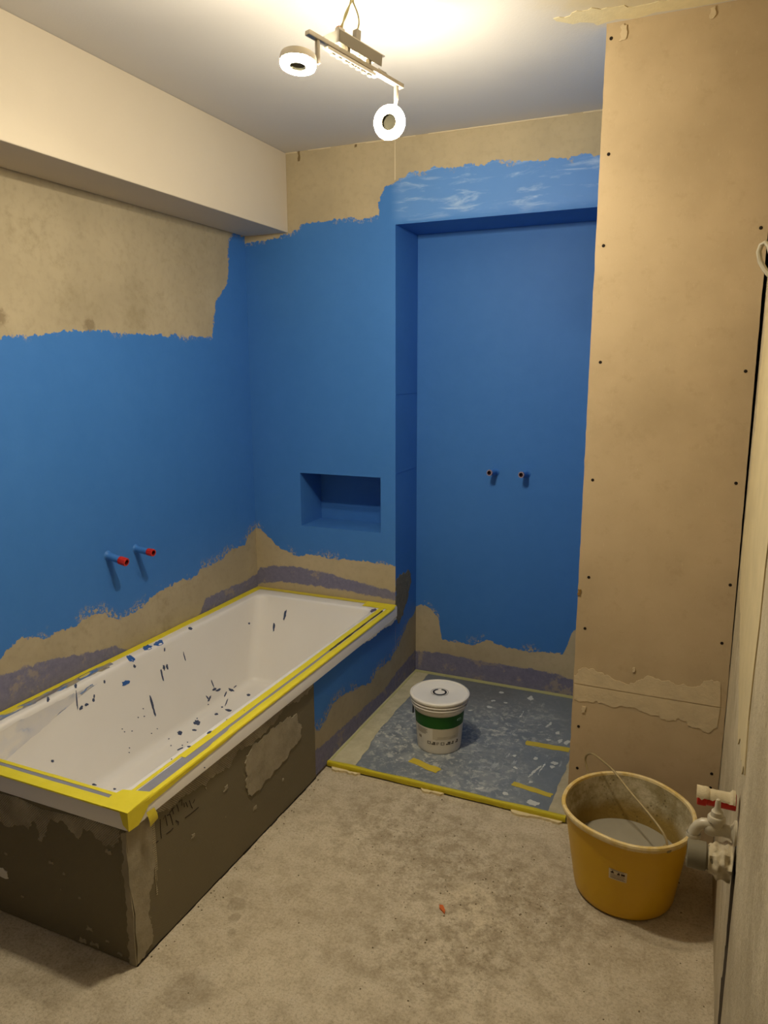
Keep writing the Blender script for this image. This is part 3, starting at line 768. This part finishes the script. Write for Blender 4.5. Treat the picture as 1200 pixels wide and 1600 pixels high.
for k, (a, b_, w_) in enumerate([((1.02, -.540), (1.142, -.573), .036), ((1.394, -.240), (1.562, -.231), .034), ((1.413, -.545), (1.556, -.566), .026)]):
    a, b_ = Vector(a), Vector(b_); d = (b_-a).normalized(); nn = Vector((-d.y, d.x))
    q = ragged([a-nn*w_/2, b_-nn*w_/2, b_+nn*w_/2, a+nn*w_/2], .003, 3, 95+k)
    MB().prism([(x, y, ZTR+.0004) for x, y in q], (0, 0, 1), .0009).build('tape_piece', tape_mat('tape piece', 'c0a92e', 'd0ba45'), tray)
M_spot = simple('plaster spot', 'c2c4c0', .8, .1, 60, bump=.3)
for k, (px, py, a, b_) in enumerate([(783, 1082, .012, .010), (829, 1091, .016, .020), (815, 1117, .006, .03), (858, 1133, .006, .028), (871, 1145, .010, .012), (875, 1158, .010, .016), (857, 1156, .014, .006), (886, 1160, .012, .018), (866, 1192, .018, .012), (863, 1198, .012, .010), (837, 1185, .010, .010), (804, 1181, .010, .008), (805, 1200, .014, .006), (836, 1205, .005, .045), (846, 1202, .004, .050), (829, 1222, .008, .007), (764, 1105, .016, .010), (770, 1095, .012, .008), (790, 1098, .010, .007), (835, 1255, .034, .014), (750, 1232, .02, .006), (790, 1240, .012, .008), (680, 1100, .01, .006), (735, 1110, .014, .006)]):
    p = at(px, py, 'z', ZTR); q = []
    r = random.Random(k+500); an = r.uniform(-.3, .3)
    for j in range(9):
        t = 2*math.pi*j/9; f = 1+r.uniform(-.35, .35)
        ex, ey = a*.75*math.cos(t)*f, b_*.75*math.sin(t)*f*1.4
        q.append((p.x+ex*math.cos(an)-ey*math.sin(an), p.y+ex*math.sin(an)+ey*math.cos(an)))
    q = ragged(q, .004, 2, k+700)
    MB().prism([(x, y, ZTR) for x, y in q], (0, 0, 1), .0007).build('plaster_spot', M_spot, tray)
M_foam = simple('pale adhesive', 'd6c69c', .9, .08, 40, bump=.5)
for k, (xa, xb) in enumerate([(x0+.02, x0+.14), (1.115, 1.20), (1.44, x1-.01)]):
    q = ragged([(xa, y0-.001), (xb, y0-.001), (xb-.012, y0-.014), ((xa+xb)/2, y0-.010), (xa+.01, y0-.017)], .004, 3, 120+k)
    MB().prism([(x, y, .0) for x, y in q], (0, 0, 1), .008).build('adhesive_bead', M_foam, tray)

# ------------------------------------------------------------------ white paint tub
def white_bucket():
    c = Vector((1.078, -.382, ZTR+.0022)); e = empty('paint_bucket', c)
    tag(e, 'white plastic bucket with closed lid and green label band standing on the shower tray', 'bucket')
    Mw = simple('white bucket plastic', 'dcd6ca', .42, .03, 14, .45); Ml = simple('white lid plastic', 'e2ddd3', .40, .03, 14, .45)
    H = .188
    def rad(z): return .0855+(.100-.0855)*z/H
    body = MB().lathe((0, 0, 0), (0, 0, 1), [(1e-5, .001), (.080, .001), (.0845, .0), (.0855, .004)]+[(rad(z), z) for z in [H*i/12 for i in range(1, 13)]]+[(.102, H+.002), (.102, H+.01)], 56)
    body.build('body', Mw, e)
    z0 = .166
    prof = [(.1005, z0+.002), (.1040, z0), (.1045, z0+.013), (.1040, z0+.015), (.1115, z0+.0165), (.1130, z0+.020), (.1115, z0+.0225), (.1055, z0+.024), (.1055, z0+.0275), (.1135, z0+.029), (.1150, z0+.0325), (.1135, z0+.035), (.1075, z0+.0365), (.1075, z0+.040), (.1155, z0+.0415), (.1170, z0+.046), (.1160, z0+.0505), (.1120, z0+.054), (.108, z0+.0545), (.1065, z0+.051), (.104, z0+.0505), (.036, z0+.0505), (.034, z0+.0495), (1e-5, z0+.0495)]
    MB().lathe((0, 0, 0), (0, 0, 1), prof, 64).build('lid', Ml, e)
    lid_top = z0+.0507
    def arc_ring(r0, r1, a0, a1, z, K=40):
        m = MB(); rows = []
        for i in range(K+1):
            a = math.radians(a0+(a1-a0)*i/K); ca, sa = math.cos(a), math.sin(a)
            rows.append([(r0*ca, r0*sa, z), (r1*ca, r1*sa, z)])
        m.grid(rows, smooth=False, flip=True); return m
    Mk = simple('black print', '23201e', .5, .05); Mg = simple('grey print', '8d8982', .5, .05)
    vd = math.degrees(math.atan2(CAM.y-c.y, CAM.x-c.x))
    arc_ring(.0205, .0275, vd+180+16, vd+180+344, lid_top+.0006).build('lid_ring_print', Mk, e)
    arc_ring(.0325, .0345, 0, 360, lid_top+.0006).build('lid_ring_print', Mg, e)
    # band and label wrapped on the body
    def wrap(name, a0, a1, za, zb, mat, off=.0006, K=24):
        m = MB(); rows = []
        for z in (za, (za+zb)/2, zb):
            rows.append([((rad(z)+off)*math.cos(math.radians(vd+a0+(a1-a0)*i/K)), (rad(z)+off)*math.sin(math.radians(vd+a0+(a1-a0)*i/K)), z) for i in range(K+1)])
        m.grid(rows, smooth=True); return m.build(name, mat, e)
    Mgr = simple('green label', '1f5a1c', .45, .12, 20)
    wrap('label_band', -76, 76, .108, .158, Mgr)
    # pale panel and small print (left of the image = negative angles seen from the camera)
    wrap('label_panel', -16, 52, .062, .106, simple('label panel', 'c9c0ab', .5, .02), .0006)
    Mp = simple('small print', '5d564c', .6, .1); Mp2 = simple('pale print', '9a9080', .6, .1)
    for i, (za, wd) in enumerate(((.098, 34), (.092, 30), (.086, 33), (.080, 28))):
        wrap('text_line', -62, -62+wd, za, za+.0022, Mp2, .0009, 8)
    for i, za in enumerate((.072, .067)): wrap('text_line', -4, 44, za, za+.0012, Mp2, .0010, 10)
    wrap('icon', -58, -48, .055, .066, Mp2, .0009, 6)
    for a, wd, kind in ((-30, 9, 0), (-19, 10, 1), (-6, 6, 2), (4, 9, 3), (17, 12, 1), (31, 7, 1), (44, 9, 1)):
        zc = .046; hh = .006
        if kind in (0, 3):
            for q in ((a, a+wd, zc-hh, zc-hh+.0018), (a, a+wd, zc+hh-.0018, zc+hh), (a, a+1.6, zc-hh, zc+hh), (a+wd-1.6, a+wd, zc-hh, zc+hh)): wrap('icon', *q, Mp, .0009, 4)
        elif kind == 1:
            for q in ((a, a+wd, zc-hh, zc-.001), (a+wd*.35, a+wd, zc, zc+hh)): wrap('icon', *q, Mp, .0009, 4)
        else:
            for q in ((a, a+2, zc-hh, zc+hh), (a+3.5, a+wd, zc-.001, zc+.0018), (a+3.5, a+wd, zc+hh-.002, zc+hh)): wrap('icon', *q, Mp, .0009, 4)
    # pale lettering on the band, at its right end
    Mt = simple('band lettering', '9fc2a0', .5, .05)
    for q in ((46, 58, .138, .1415), (48, 60, .132, .134), (44, 47, .133, .141)): wrap('band_print', *q, Mt, .0010, 6)
    # dark handle lug on the left
    a = math.radians(vd-88); rr = .1035
    MB().fbox(Vector((rr*math.cos(a), rr*math.sin(a), .128))-Vector((.002, .002, 0)), (.004, 0, 0), (0, .006, 0), (0, 0, .034)).build('handle_lug', Mk, e)
    a = math.radians(vd+62)
    m = MB(); rows = []
    for z in (.190, .197): rows.append([(.1125*math.cos(a+t), .1125*math.sin(a+t), z) for t in (-.07, -.03, .03, .07)])
    m.grid(rows); m.build('lid_notch', Mk, e)
white_bucket()

# ------------------------------------------------------------------ yellow mortar bucket
def yellow_bucket():
    c = Vector((1.828, -.915, 0.0005)); e = empty('mortar_bucket', c)
    tag(e, 'yellow plastic builder\'s bucket of murky water beside the pier', 'bucket')
    n = N('yellow bucket plastic'); k = n.mix(n.noise(5, 4), lin('cb9d0c'), lin('dcae18'))
    o = n.xyz(); hz = n.step(n.add(o[2], n.mul(n.sub(n.noise(30, 4, .7), .5), .03)), .236, .252)
    k = n.mix(n.mul(hz, .75), k, lin('d9b65c'))
    scuff = n.step(n.noise(22, 6, .75, vec=n.stretch((1, 1, 3))), .62, .75); k = n.mix(n.mul(scuff, .18), k, lin('e0b85a'))
    My = n.done(k, .38, .45)
    n = N('mortar crust'); k = n.mix(n.step(n.noise(12, 6, .7), .35, .65), lin('96875f'), lin('cdbf9f'))
    o = n.xyz(); low = n.step(n.add(o[2], n.mul(n.sub(n.noise(14, 4), .5), .05)), .15, .20)
    k = n.mix(low, n.mix(n.noise(9, 4), lin('8c7238'), lin('9d8448')), k)
    pit = n.step(n.voro(70), .12, .3); k = n.mix(n.mul(n.inv(pit), n.mul(n.step(n.noise(8, 3), .45, .6), .7)), k, lin('5f4f32'))
    n.bump(n.noise(60, 6, .75), .7, .006); Mi = n.done(k, .9, .2)
    n = N('murky water'); k = n.mix(n.noise(7, 3), lin('8f8a7c'), lin('a39d8d')); Mw = n.done(k, .06, .5)
    tab = {-156: .183, -133: .174, -110: .166, -77: .185, -58: .192, -36: .184, -6: .170, 23: .172, 48: .163, 72: .172, 94: .178, 120: .172, 148: .167, 167: .168}
    ks = sorted(tab)
    def rimr(deg):
        deg = (deg+180) % 360-180
        for i in range(len(ks)):
            a, b_ = ks[i], ks[(i+1) % len(ks)]; bb = b_ if b_ > a else b_+360
            d = deg if deg >= a else deg+360
            if a <= d <= bb: t = (d-a)/(bb-a); t = t*t*(3-2*t); return tab[a]*(1-t)+tab[b_]*t
    K = 72; HT = .262
    ring = [rimr(-180+360*j/K)*.55+.1735*.45 for j in range(K)]
    ring = [(ring[j-2]+ring[j-1]+ring[j]+ring[(j+1) % K]+ring[(j+2) % K])/5 for j in range(K)]
    def row(f, off, z):
        return [((.136*(1-f)+ring[j]*f+off)*math.cos(math.radians(-180+360*j/K)), (.136*(1-f)+ring[j]*f+off)*math.sin(math.radians(-180+360*j/K)), z) for j in range(K)]
    b = MB()
    outer = [row(0, -.012, 0), row(0, -.004, .003), row(.02, 0, .010)]+[row(f, 0, HT*f) for f in (.1, .25, .4, .55, .7, .85, .93)]
    b.grid(outer, close_u=True); b.face([(0.12*math.cos(t), .12*math.sin(t), .001) for t in [2*math.pi*j/24 for j in range(24)]][::-1])
    b.build('body', My, e)
    rim = MB(); rim.grid([row(.935, .000, HT-.016), row(.94, .007, HT-.015), row(1, .0085, HT-.004), row(1, .007, HT+.001), row(1, .002, HT+.0025), row(1, -.003, HT+.0005), row(1, -.0045, HT-.006)], close_u=True)
    n = N('dusty rim plastic'); k = n.mix(n.step(n.noise(20, 5, .7), .35, .65), lin('cdae62'), lin('dcc898')); rim.build('rim', n.done(k, .6, .3), e)
    ins = MB(); ins.grid([row(f, -.0045, HT*f) for f in (.98, .9, .8, .7, .6, .5, .4, .25, .1, .03)], close_u=True, flip=True); ins.build('inner_crust', Mi, e)
    f = .47; wz = HT*f
    wat = MB(); wat.face(row(f, -.0052, wz)); wat.build('murky_water', Mw, e)
    # wire handle
    Mwire = simple('rusty wire', '9c8a62', .6, .2, 60, .4, .3)
    P = [(1.701, -.779, .252), (1.692, -.768, .268), (1.685, -.761, .288), (1.688, -.765, .308), (1.700, -.780, .325), (1.717, -.798, .333), (1.75, -.836, .336), (1.781, -.872, .334), (1.832, -.932, .316), (1.878, -.986, .304), (1.914, -1.028, .291), (1.932, -1.048, .276), (1.938, -1.058, .258)]
    def catmull(P, m=5):
        P = [Vector(p) for p in P]; out = []
        for i in range(len(P)-1):
            p0, p1, p2, p3 = P[max(i-1, 0)], P[i], P[i+1], P[min(i+2, len(P)-1)]
            for k in range(m):
                t = k/m; out.append(.5*((2*p1)+(p2-p0)*t+(2*p0-5*p1+4*p2-p3)*t*t+(3*p1-p0-3*p2+p3)*t**3))
        out.append(P[-1]); return out
    MB().tube([p-c for p in catmull(P)], .0032, 8).build('handle', Mwire, e)
    for p in (P[0], P[-1]):
        q = Vector(p)-c; d = Vector((q.x, q.y, 0)).normalized()
        MB().lathe(q-d*.010+Vector((0, 0, -.004)), d, [(1e-5, 0), (.007, 0), (.009, .004), (.009, .016), (.006, .019), (1e-5, .019)], 14).build('handle_eye', Mwire, e)
    # sticker with icons, curved onto the wall
    am = math.degrees(math.atan2(CAM.y-c.y, CAM.x-c.x))
    def st(name, a0, a1, za, zb, mat, off, tilt=0):
        m = MB(); rows = []
        for z in (za, zb):
            r_ = []
            for i in range(7):
                a = a0+(a1-a0)*i/6; zz = z+tilt*(a-a0); f = zz/HT
                j = ((a+180) % 360)/360*K; j0 = int(j) % K; rr = .136*(1-f)+(ring[j0]*(1-j % 1)+ring[(j0+1) % K]*(j % 1))*f+off
                r_.append((rr*math.cos(math.radians(a)), rr*math.sin(math.radians(a)), zz))
            rows.append(r_)
        m.grid(rows); return m.build(name, mat, e)
    Ms = simple('sticker paper', 'd3c3a2', .6, .06, 60); Mk = simple('sticker print', '3a2416', .6, .1); Mr = simple('sticker text', '8a7460', .6, .1)
    A0 = am-14; za, zb = .133, .166
    st('sticker', A0, A0+17, za, zb, Ms, .0008)
    for a, b_, u, v in ((1.8, 5, .60, .74), (3, 4.4, .74, .84), (8, 10.6, .58, .70), (8.8, 10.2, .70, .82), (11.6, 15, .60, .80)):
        st('sticker_icon', A0+a, A0+b_, za+(zb-za)*u, za+(zb-za)*v, Mk, .0013)
    for u, b_ in ((.46, 15), (.34, 15.5), (.22, 14), (.12, 15.5), (.90, 14)): st('sticker_text', A0+1.6, A0+b_, za+(zb-za)*u, za+(zb-za)*(u+.05), Mr, .0012)
yellow_bucket()

# ------------------------------------------------------------------ capped pipe stubs
M_red = simple('red plug plastic', 'c02a1e', .45, .15, 60); M_redin = simple('red plug inside', '5d0f14', .6, .1)
M_rim = simple('plug rim smeared with coat', '8f7f8c', .5, .2, 60); M_bore = simple('dark plug bore', '2a0c14', .7, .1)
def coated_mat():
    n = N('coat on pipe'); c = n.mix(n.noise(40, 4), BLUE_D, BLUE_L); n.bump(n.noise(90, 3), .5, .003); return n.done(c, .5, .3)
M_pipeblue = coated_mat()
def pipe_stub(p, tip, r, label, red, group, m1=None, m2=None):
    m1 = m1 or M_red; m2 = m2 or M_redin
    p, tip = Vector(p), Vector(tip); d = (tip-p); L = d.length; d.normalize()
    e = empty('pipe_stub', p); tag(e, label, 'pipe', group)
    f = 1-red/L if L > red else .4
    pr = [(r*1.5, -.002), (r*1.25, .002), (r*1.05, .006)]+[(r*(1+.03*mnoise.noise((k*.7, p.y*9, 0))), .006+(L*f-.006)*k/6) for k in range(1, 7)]
    MB().lathe((0, 0, 0), d, pr, 20).build('sleeve', M_pipeblue, e)
    a = L*f-.003; q = []
    b = MB(); n_ = 32; t = d; u_ = t.orthogonal().normalized(); v_ = t.cross(u_)
    rows = []
    for h, rr, rib in ((a, r*1.0, .0), (a+.002, r*1.05, .06), (L-.003, r*1.08, .06), (L, r*1.04, .02), (L, r*.72, 0)):
        rows.append([t*h+(u_*math.cos(2*math.pi*j/n_)+v_*math.sin(2*math.pi*j/n_))*rr*(1+(rib if j % 4 < 2 else 0)) for j in range(n_)])
    b.grid(rows, close_u=True, smooth=False); b.build('plug', m1, e)
    MB().lathe((0, 0, 0), d, [(r*.72, L), (r*.68, L-.014), (1e-5, L-.014)], 20).build('plug_socket', m2, e)
pipe_stub((0, -.955, .818), (.083, -.950, .800), .0135, 'left pipe stub with red plug sticking out of the blue wall above the tub', .028, 'water pipe stubs above the tub')
pipe_stub((0, -.812, .810), (.088, -.815, .804), .0125, 'right pipe stub with red plug sticking out of the blue wall above the tub', .024, 'water pipe stubs above the tub')
pipe_stub((1.108, DR, 1.024), (1.098, DR-.068, 1.029), .0125, 'left pipe stub on the blue shower recess wall', .006, 'water pipe stubs in the shower', M_rim, M_bore)
pipe_stub((1.248, DR, 1.023), (1.239, DR-.068, 1.028), .0125, 'right pipe stub on the blue shower recess wall', .006, 'water pipe stubs in the shower', M_rim, M_bore)

# ------------------------------------------------------------------ fittings on the right wall
XW = XR-.011
def fittings():
    Mt = N('painted brass tap'); k = Mt.mix(Mt.noise(50, 4), lin('a49a82'), lin('c2b8a0')); Mtap = Mt.done(k, .35, .5)
    y = -1.475
    e = empty('wall_tap', (XW, y, .600)); tag(e, 'small white-painted wall tap with bare spindle above the grey drain pipe', 'tap')
    def L(x, z, dy=0): return Vector((x-XW, dy, z-.600))
    MB().lathe(L(XW+.002, .600), (-1, 0, 0), [(.024, 0), (.024, .004), (.017, .007), (.0125, .011), (.0115, .024), (.0135, .034), (.0155, .042), (.0145, .050), (.011, .056), (1e-5, .058)], 22).build('body', Mtap, e)
    MB().lathe(L(2.021, .606), (0, 0, 1), [(.0125, 0), (.0125, .010), (.0165, .012), (.0165, .019), (.0145, .022), (.0115, .023), (.0105, .032), (.008, .034), (.0055, .040), (.005, .052), (.0035, .057), (1e-5, .058)], 20).build('bonnet', Mtap, e)
    P = [L(2.018, .604), L(2.008, .607), L(1.998, .606), L(1.990, .600), L(1.985, .590), L(1.983, .580)]
    MB().tube(P, [.012, .0115, .0105, .0102, .0105, .0118], 16).build('spout', Mtap, e)
    MB().lathe(L(1.983, .582), (0, 0, -1), [(.0125, 0), (.0135, .002), (.0135, .007), (.0085, .008), (.0085, .003), (1e-5, .003)], 18).build('outlet', Mtap, e)
    # red capped supply
    y = -1.375; zc = .606
    e = empty('supply_stub', (XW, y, zc)); tag(e, 'red plastic plugged pipe half covered in plaster, just above the wall tap', 'pipe')
    b = MB(); n_ = 28; rows = []
    for h, rr, rib in ((-.004, .0165, 0), (.050, .0165, 0), (.052, .019, .05), (.0665, .019, .05), (.0685, .018, 0), (.0685, .013, 0), (.058, .012, 0), (.058, .001, 0)):
        rows.append([Vector((-h, rr*(1+(rib if j % 4 < 2 else 0))*math.cos(2*math.pi*j/n_), rr*(1+(rib if j % 4 < 2 else 0))*math.sin(2*math.pi*j/n_))) for j in range(n_)])
    b.grid(rows, close_u=True, smooth=False); b.build('plug', M_red, e)
    rows = []
    for i in range(15):
        x = -.071+.073*i/14; rr = (.0205 if x < -.05 else .018)+.0012*mnoise.noise((i*.9, 3, 1))+(.006 if i > 12 else 0)
        rows.append([(x, rr*math.cos(a), rr*math.sin(a)) for a in [math.radians(-10+(176+14*mnoise.noise((i*.8, 0, 4)))*j/14) for j in range(15)]])
    b = MB(); b.grid(rows, smooth=True, flip=True); b.build('plaster_cover', m_mortar('plaster on plug', 'b8aa8a', 'cdbf9f'), e)
    # drain
    y = -1.400; zc = .486
    e = empty('drain_pipe', (XW, y, zc)); tag(e, 'short grey waste pipe with lumpy mortar collar sticking out under the wall tap', 'pipe')
    Mg = simple('grey waste pipe', '77705c', .5, .12, 20)
    MB().lathe((.004, 0, 0), (-1, 0, 0), [(.0245, 0), (.0245, .046), (.0285, .048), (.0285, .082), (.0265, .084), (.0225, .084), (.0225, .03), (1e-5, .03)], 28).build('pipe', Mg, e)
    rows = []
    for i in range(24):
        t = i/23; x = .004-.042*t
        rows.append([(x, (.026+.012*(1-t)**.6+.009*mnoise.noise((math.cos(a)*2.2, math.sin(a)*2.2, t*4)))*math.cos(a), (.026+.012*(1-t)**.6+.009*mnoise.noise((math.cos(a)*2.2, math.sin(a)*2.2, t*4)))*math.sin(a)) for a in [2*math.pi*j/44 for j in range(44)]])
    rows.append([(-.040, .0235*math.cos(a), .0235*math.sin(a)) for a in [2*math.pi*j/44 for j in range(44)]])
    b = MB(); b.grid(rows, close_u=True); b.build('mortar_collar', m_mortar('collar mortar', 'b7a98a', 'd0c4a6'), e)
    # loop of grey conduit
    e = None
    P = [(XR+.01, -1.03, 1.665), (2.052, -1.02, 1.676), (2.040, -1.01, 1.692), (2.030, -1.0, 1.712), (2.0255, -1.0, 1.732), (2.029, -1.0, 1.746), (2.037, -1.005, 1.750), (2.044, -1.01, 1.742), (2.050, -1.02, 1.722), (2.058, -1.03, 1.705), (XR+.01, -1.035, 1.695)]
    o = MB().tube(P, .0058, 10).build('cable_loop', simple('grey conduit', 'a89f88', .5, .05)); tag(o, 'loop of grey cable conduit sticking out of the right wall', 'cable')
fittings()

# ------------------------------------------------------------------ hanging two-spot lamp
def lamp():
    A, B = Vector((1.070, -1.314, 2.213)), Vector((1.173, -1.042, 2.180))
    mid = (A+B)/2
    e = empty('ceiling_lamp', mid); tag(e, 'two-spot brushed metal ceiling lamp hanging loose from its wires', 'lamp')
    d = (B-A).normalized(); sd = d.cross(Vector((0, 0, 1))).normalized(); up = sd.cross(d).normalized()   # sd points towards the camera's right
    Mm = simple('brushed nickel', 'b9b0a0', .35, .04, 40, .5, .85); Mw = simple('white lamp body', 'd9d2c4', .5, .04)
    Mb = simple('lamp grey steel', '8c8474', .5, .05, 20, .4, .5)
    def rel(v): return v-mid
    def rod(name, a, b_, wd, ht, mat):
        a, b_ = Vector(a), Vector(b_); t = b_-a
        return bevelled(MB().fbox(rel(a)-sd*wd/2-up*ht/2, t, sd*wd, up*ht), name, mat, e, .0012, 2)
    rod('bar', A-d*.004, B+d*.014, .016, .010, Mm)
    # lower rail clipped under the bar
    rod('rail', A+d*.05-up*.012+sd*.004, A+d*.205-up*.012+sd*.004, .013, .008, Mw)
    for k in range(7):
        rod('rail_clip', A+d*(.065+.02*k)-up*.0185+sd*.004, A+d*(.075+.02*k)-up*.0185+sd*.004, .010, .004, Mb)
    # mounting canopy: open channel above the bar
    c0 = A+d*.085+up*.016-sd*.052; Lc = .150; Wc = .058; Hc = .026; th = .0018
    def plate(name, o, ex, ey, ez, mat): return MB().fbox(rel(o), ex, ey, ez).build(name, mat, e)
    plate('canopy_top', c0+up*Hc, d*Lc, sd*Wc, up*th, Mw)
    plate('canopy_side', c0+sd*(Wc-th), d*(Lc*.94), sd*th, up*Hc, Mb)
    plate('canopy_side', c0, d*Lc, sd*th, up*Hc, Mw)
    plate('canopy_end', c0, d*th, sd*Wc, up*Hc, Mw)
    plate('canopy_flange', c0+sd*.006+d*(Lc-.012)-up*.004, d*.030, sd*(Wc-.014), up*.0016, Mw)
    plate('driver_board', c0+d*.012+sd*.006+up*.014, d*(Lc-.03), sd*(Wc-.012), up*.003, simple('driver parts', 'a09884', .6, .25, 120))
    for k in range(6): plate('driver_component', c0+d*(.02+.019*k)+sd*(.012+.012*(k % 3))+up*.006, d*.011, sd*.010, up*.008, Mb if k % 2 else Mw)
    for k in (0.03, .10): plate('bracket', c0+d*k+sd*(Wc-.014)-up*.016, d*.008, sd*.012, up*.020, Mb)
    # connector blocks and wires
    W0 = at(549, 44, 'y', -1.185)
    Mo = simple('orange clamp', 'e08a30', .5, .05); My = simple('pale wire', 'd9cf9a', .5, .05); Mt = simple('terminal grey', 'b0a99c', .5, .05)
    tb = c0+up*(Hc+th)+d*.018+sd*.02
    plate('wire_clamp', tb, d*.018, sd*.014, up*.020, Mw); plate('clamp_lever', tb+up*.020+d*.003, d*.010, sd*.010, up*.004, Mo)
    plate('terminal_block', tb+d*.045+sd*.012+up*.008, d*.014, sd*.014, up*.022, Mt)
    top = Vector((1.118, -1.178, ZC))
    for k, (s0, bow) in enumerate(((tb+d*.009+sd*.004+up*.020, .004), (tb+d*.013+sd*.010+up*.020, -.006), (tb+d*.052+sd*.019+up*.030, .012))):
        kn = Vector((1.114, -1.181, 2.322))+d*.004*(k-1); P = []
        for i in range(13):
            t = i/12; P.append(rel(s0.lerp(kn, t)+d*bow*math.sin(math.pi*t)))
        P += [rel(kn.lerp(top+d*.004*(k-1), t)) for t in (.35, .7, 1)]
        MB().tube(P, .0019, 7).build('wire', My, e)
    MB().lathe(rel(top), (0, 0, -1), [(1e-5, 0), (.020, 0), (.018, .004), (.010, .008), (1e-5, .009)], 18).build('ceiling_rose', Mw, e)
    # spots
    def led(name, k):
        n = N(name); em = n.new('ShaderNodeEmission'); em.inputs[0].default_value = LAMP_COLOR+(1,); em.inputs[1].default_value = LAMP_STRENGTH*k
        n.t.links.new(em.outputs[0], n.out.inputs[0]); return n.m
    Mled = {False: led('lit led ring', 1.45), True: led('lit ring with back glow', .88)}  # left head boosted for tub and floor; right ring's back glow added for back wall
    Mc = simple('spot centre', '4a473a', .9, .02)
    def spot(root, joint, centre, nrm, slim):
        """round head; the slim one has a ring around a small hub, with edge and back glow added for the back wall"""
        nrm = Vector(nrm).normalized(); c = rel(centre); root, joint = rel(Vector(root)), rel(Vector(joint))
        if slim:
            h = MB().lathe(c, nrm, [(1e-5, -.016), (.020, -.016), (.0245, -.012), (.0255, -.004), (.0255, .002)], 36).build('spot_head', Mm, e)
            ring = [(.0255, -.004), (.034, -.006), (.0395, -.003), (.0410, .003), (.0395, .009), (.033, .012), (.0225, .011), (.0195, .008)]
        else:
            h = MB().lathe(c, nrm, [(1e-5, -.018), (.032, -.018), (.0395, -.014), (.0412, -.009), (.0412, .001), (.0400, .0025), (.0385, .0025)], 36).build('spot_head', Mm, e)
            ring = [(.0395, .001), (.0405, .006), (.0385, .011), (.032, .0125), (.0225, .0115), (.0195, .008)]
        MB().lathe(c, nrm, ring, 28).build('led_ring', Mled[slim], h)
        MB().lathe(c, nrm, [(.0200, .0085), (.0190, .0105), (.0180, .0105), (.0175, .004), (1e-5, .004)], 28).build('spot_centre', Mc, h)
        MB().tube([root, root.lerp(joint, .5), joint], .0060, 10).build('arm', Mm, e)
        back = c-nrm*.010
        MB().tube([joint+Vector((0, 0, .004)), joint, joint.lerp(back, .3), back], .0048, 10).build('joint', Mm, e)
    LA = A+d*.026; cl = Vector((1.048, -1.325, 2.154))
    to = (CAM-cl); th_ = Vector((to.x, to.y, 0)).normalized(); sx = Vector((-th_.y, th_.x, 0))
    spot(LA-up*.004, LA-Vector((0, 0, .052)), cl, th_*.10+Vector((0, 0, -.99))+sx*(-.08), False)
    cr = Vector((1.154, -1.050, 2.092)); RA = B-d*.006
    to = (CAM-cr); th_ = Vector((to.x, to.y, 0)).normalized(); sx = Vector((-th_.y, th_.x, 0))
    spot(RA-up*.004, RA-Vector((0, 0, .038)), cr, th_*.95+Vector((0, 0, -.10))+sx*(-.28), True)
lamp()

# ------------------------------------------------------------------ small things on the floor
p = at(691, 1421, 'z', 0)
o = MB().prism([(p.x-.012, p.y+.010, .0006), (p.x-.002, p.y+.012, .0006), (p.x+.010, p.y-.004, .0006), (p.x+.012, p.y-.016, .0006), (p.x+.002, p.y-.008, .0006), (p.x-.008, p.y-.001, .0006)], (0, 0, 1), .004).build('brick_chip', simple('orange chip', 'c0602a', .7, .2, 80)); tag(o, 'small orange chip lying on the bare floor', 'debris')
M_peb = simple('grit', '6a5c44', .9, .3, 60)
gb = MB()
r = random.Random(3)
for k in range(260):
    if k < 130: x, y = r.gauss(1.40, .20), r.gauss(-1.08, .16)
    elif k < 180: x, y = XP+.01+abs(r.gauss(0, .02)), r.uniform(-1.68, -.75)
    elif k < 210: x, y = XR-.012-abs(r.gauss(0, .015)), r.uniform(-1.9, -1.1)
    else: x, y = r.uniform(.8, 2.0), r.uniform(-2.0, -.75)
    if x < XP+.005 or x > XR-.02 or y > YS-.02 or (x-1.828)**2+(y+.915)**2 < .025: continue
    s = r.uniform(.0012, .0032)
    a = r.uniform(0, 6.28); ca, sa = math.cos(a)*s, math.sin(a)*s
    P = [(x+ca, y+sa, 0), (x-sa, y+ca, 0), (x-ca, y-sa, 0), (x+sa, y-ca, 0)]
    t = (x+r.uniform(-.4, .4)*s, y, s*1.1)
    for i in range(4): gb.face([P[i], P[(i+1) % 4], t])
go = gb.build('floor_grit', M_peb); tag(go, 'scattered dark grit and crumbs on the screed floor', 'grit', kind='stuff')
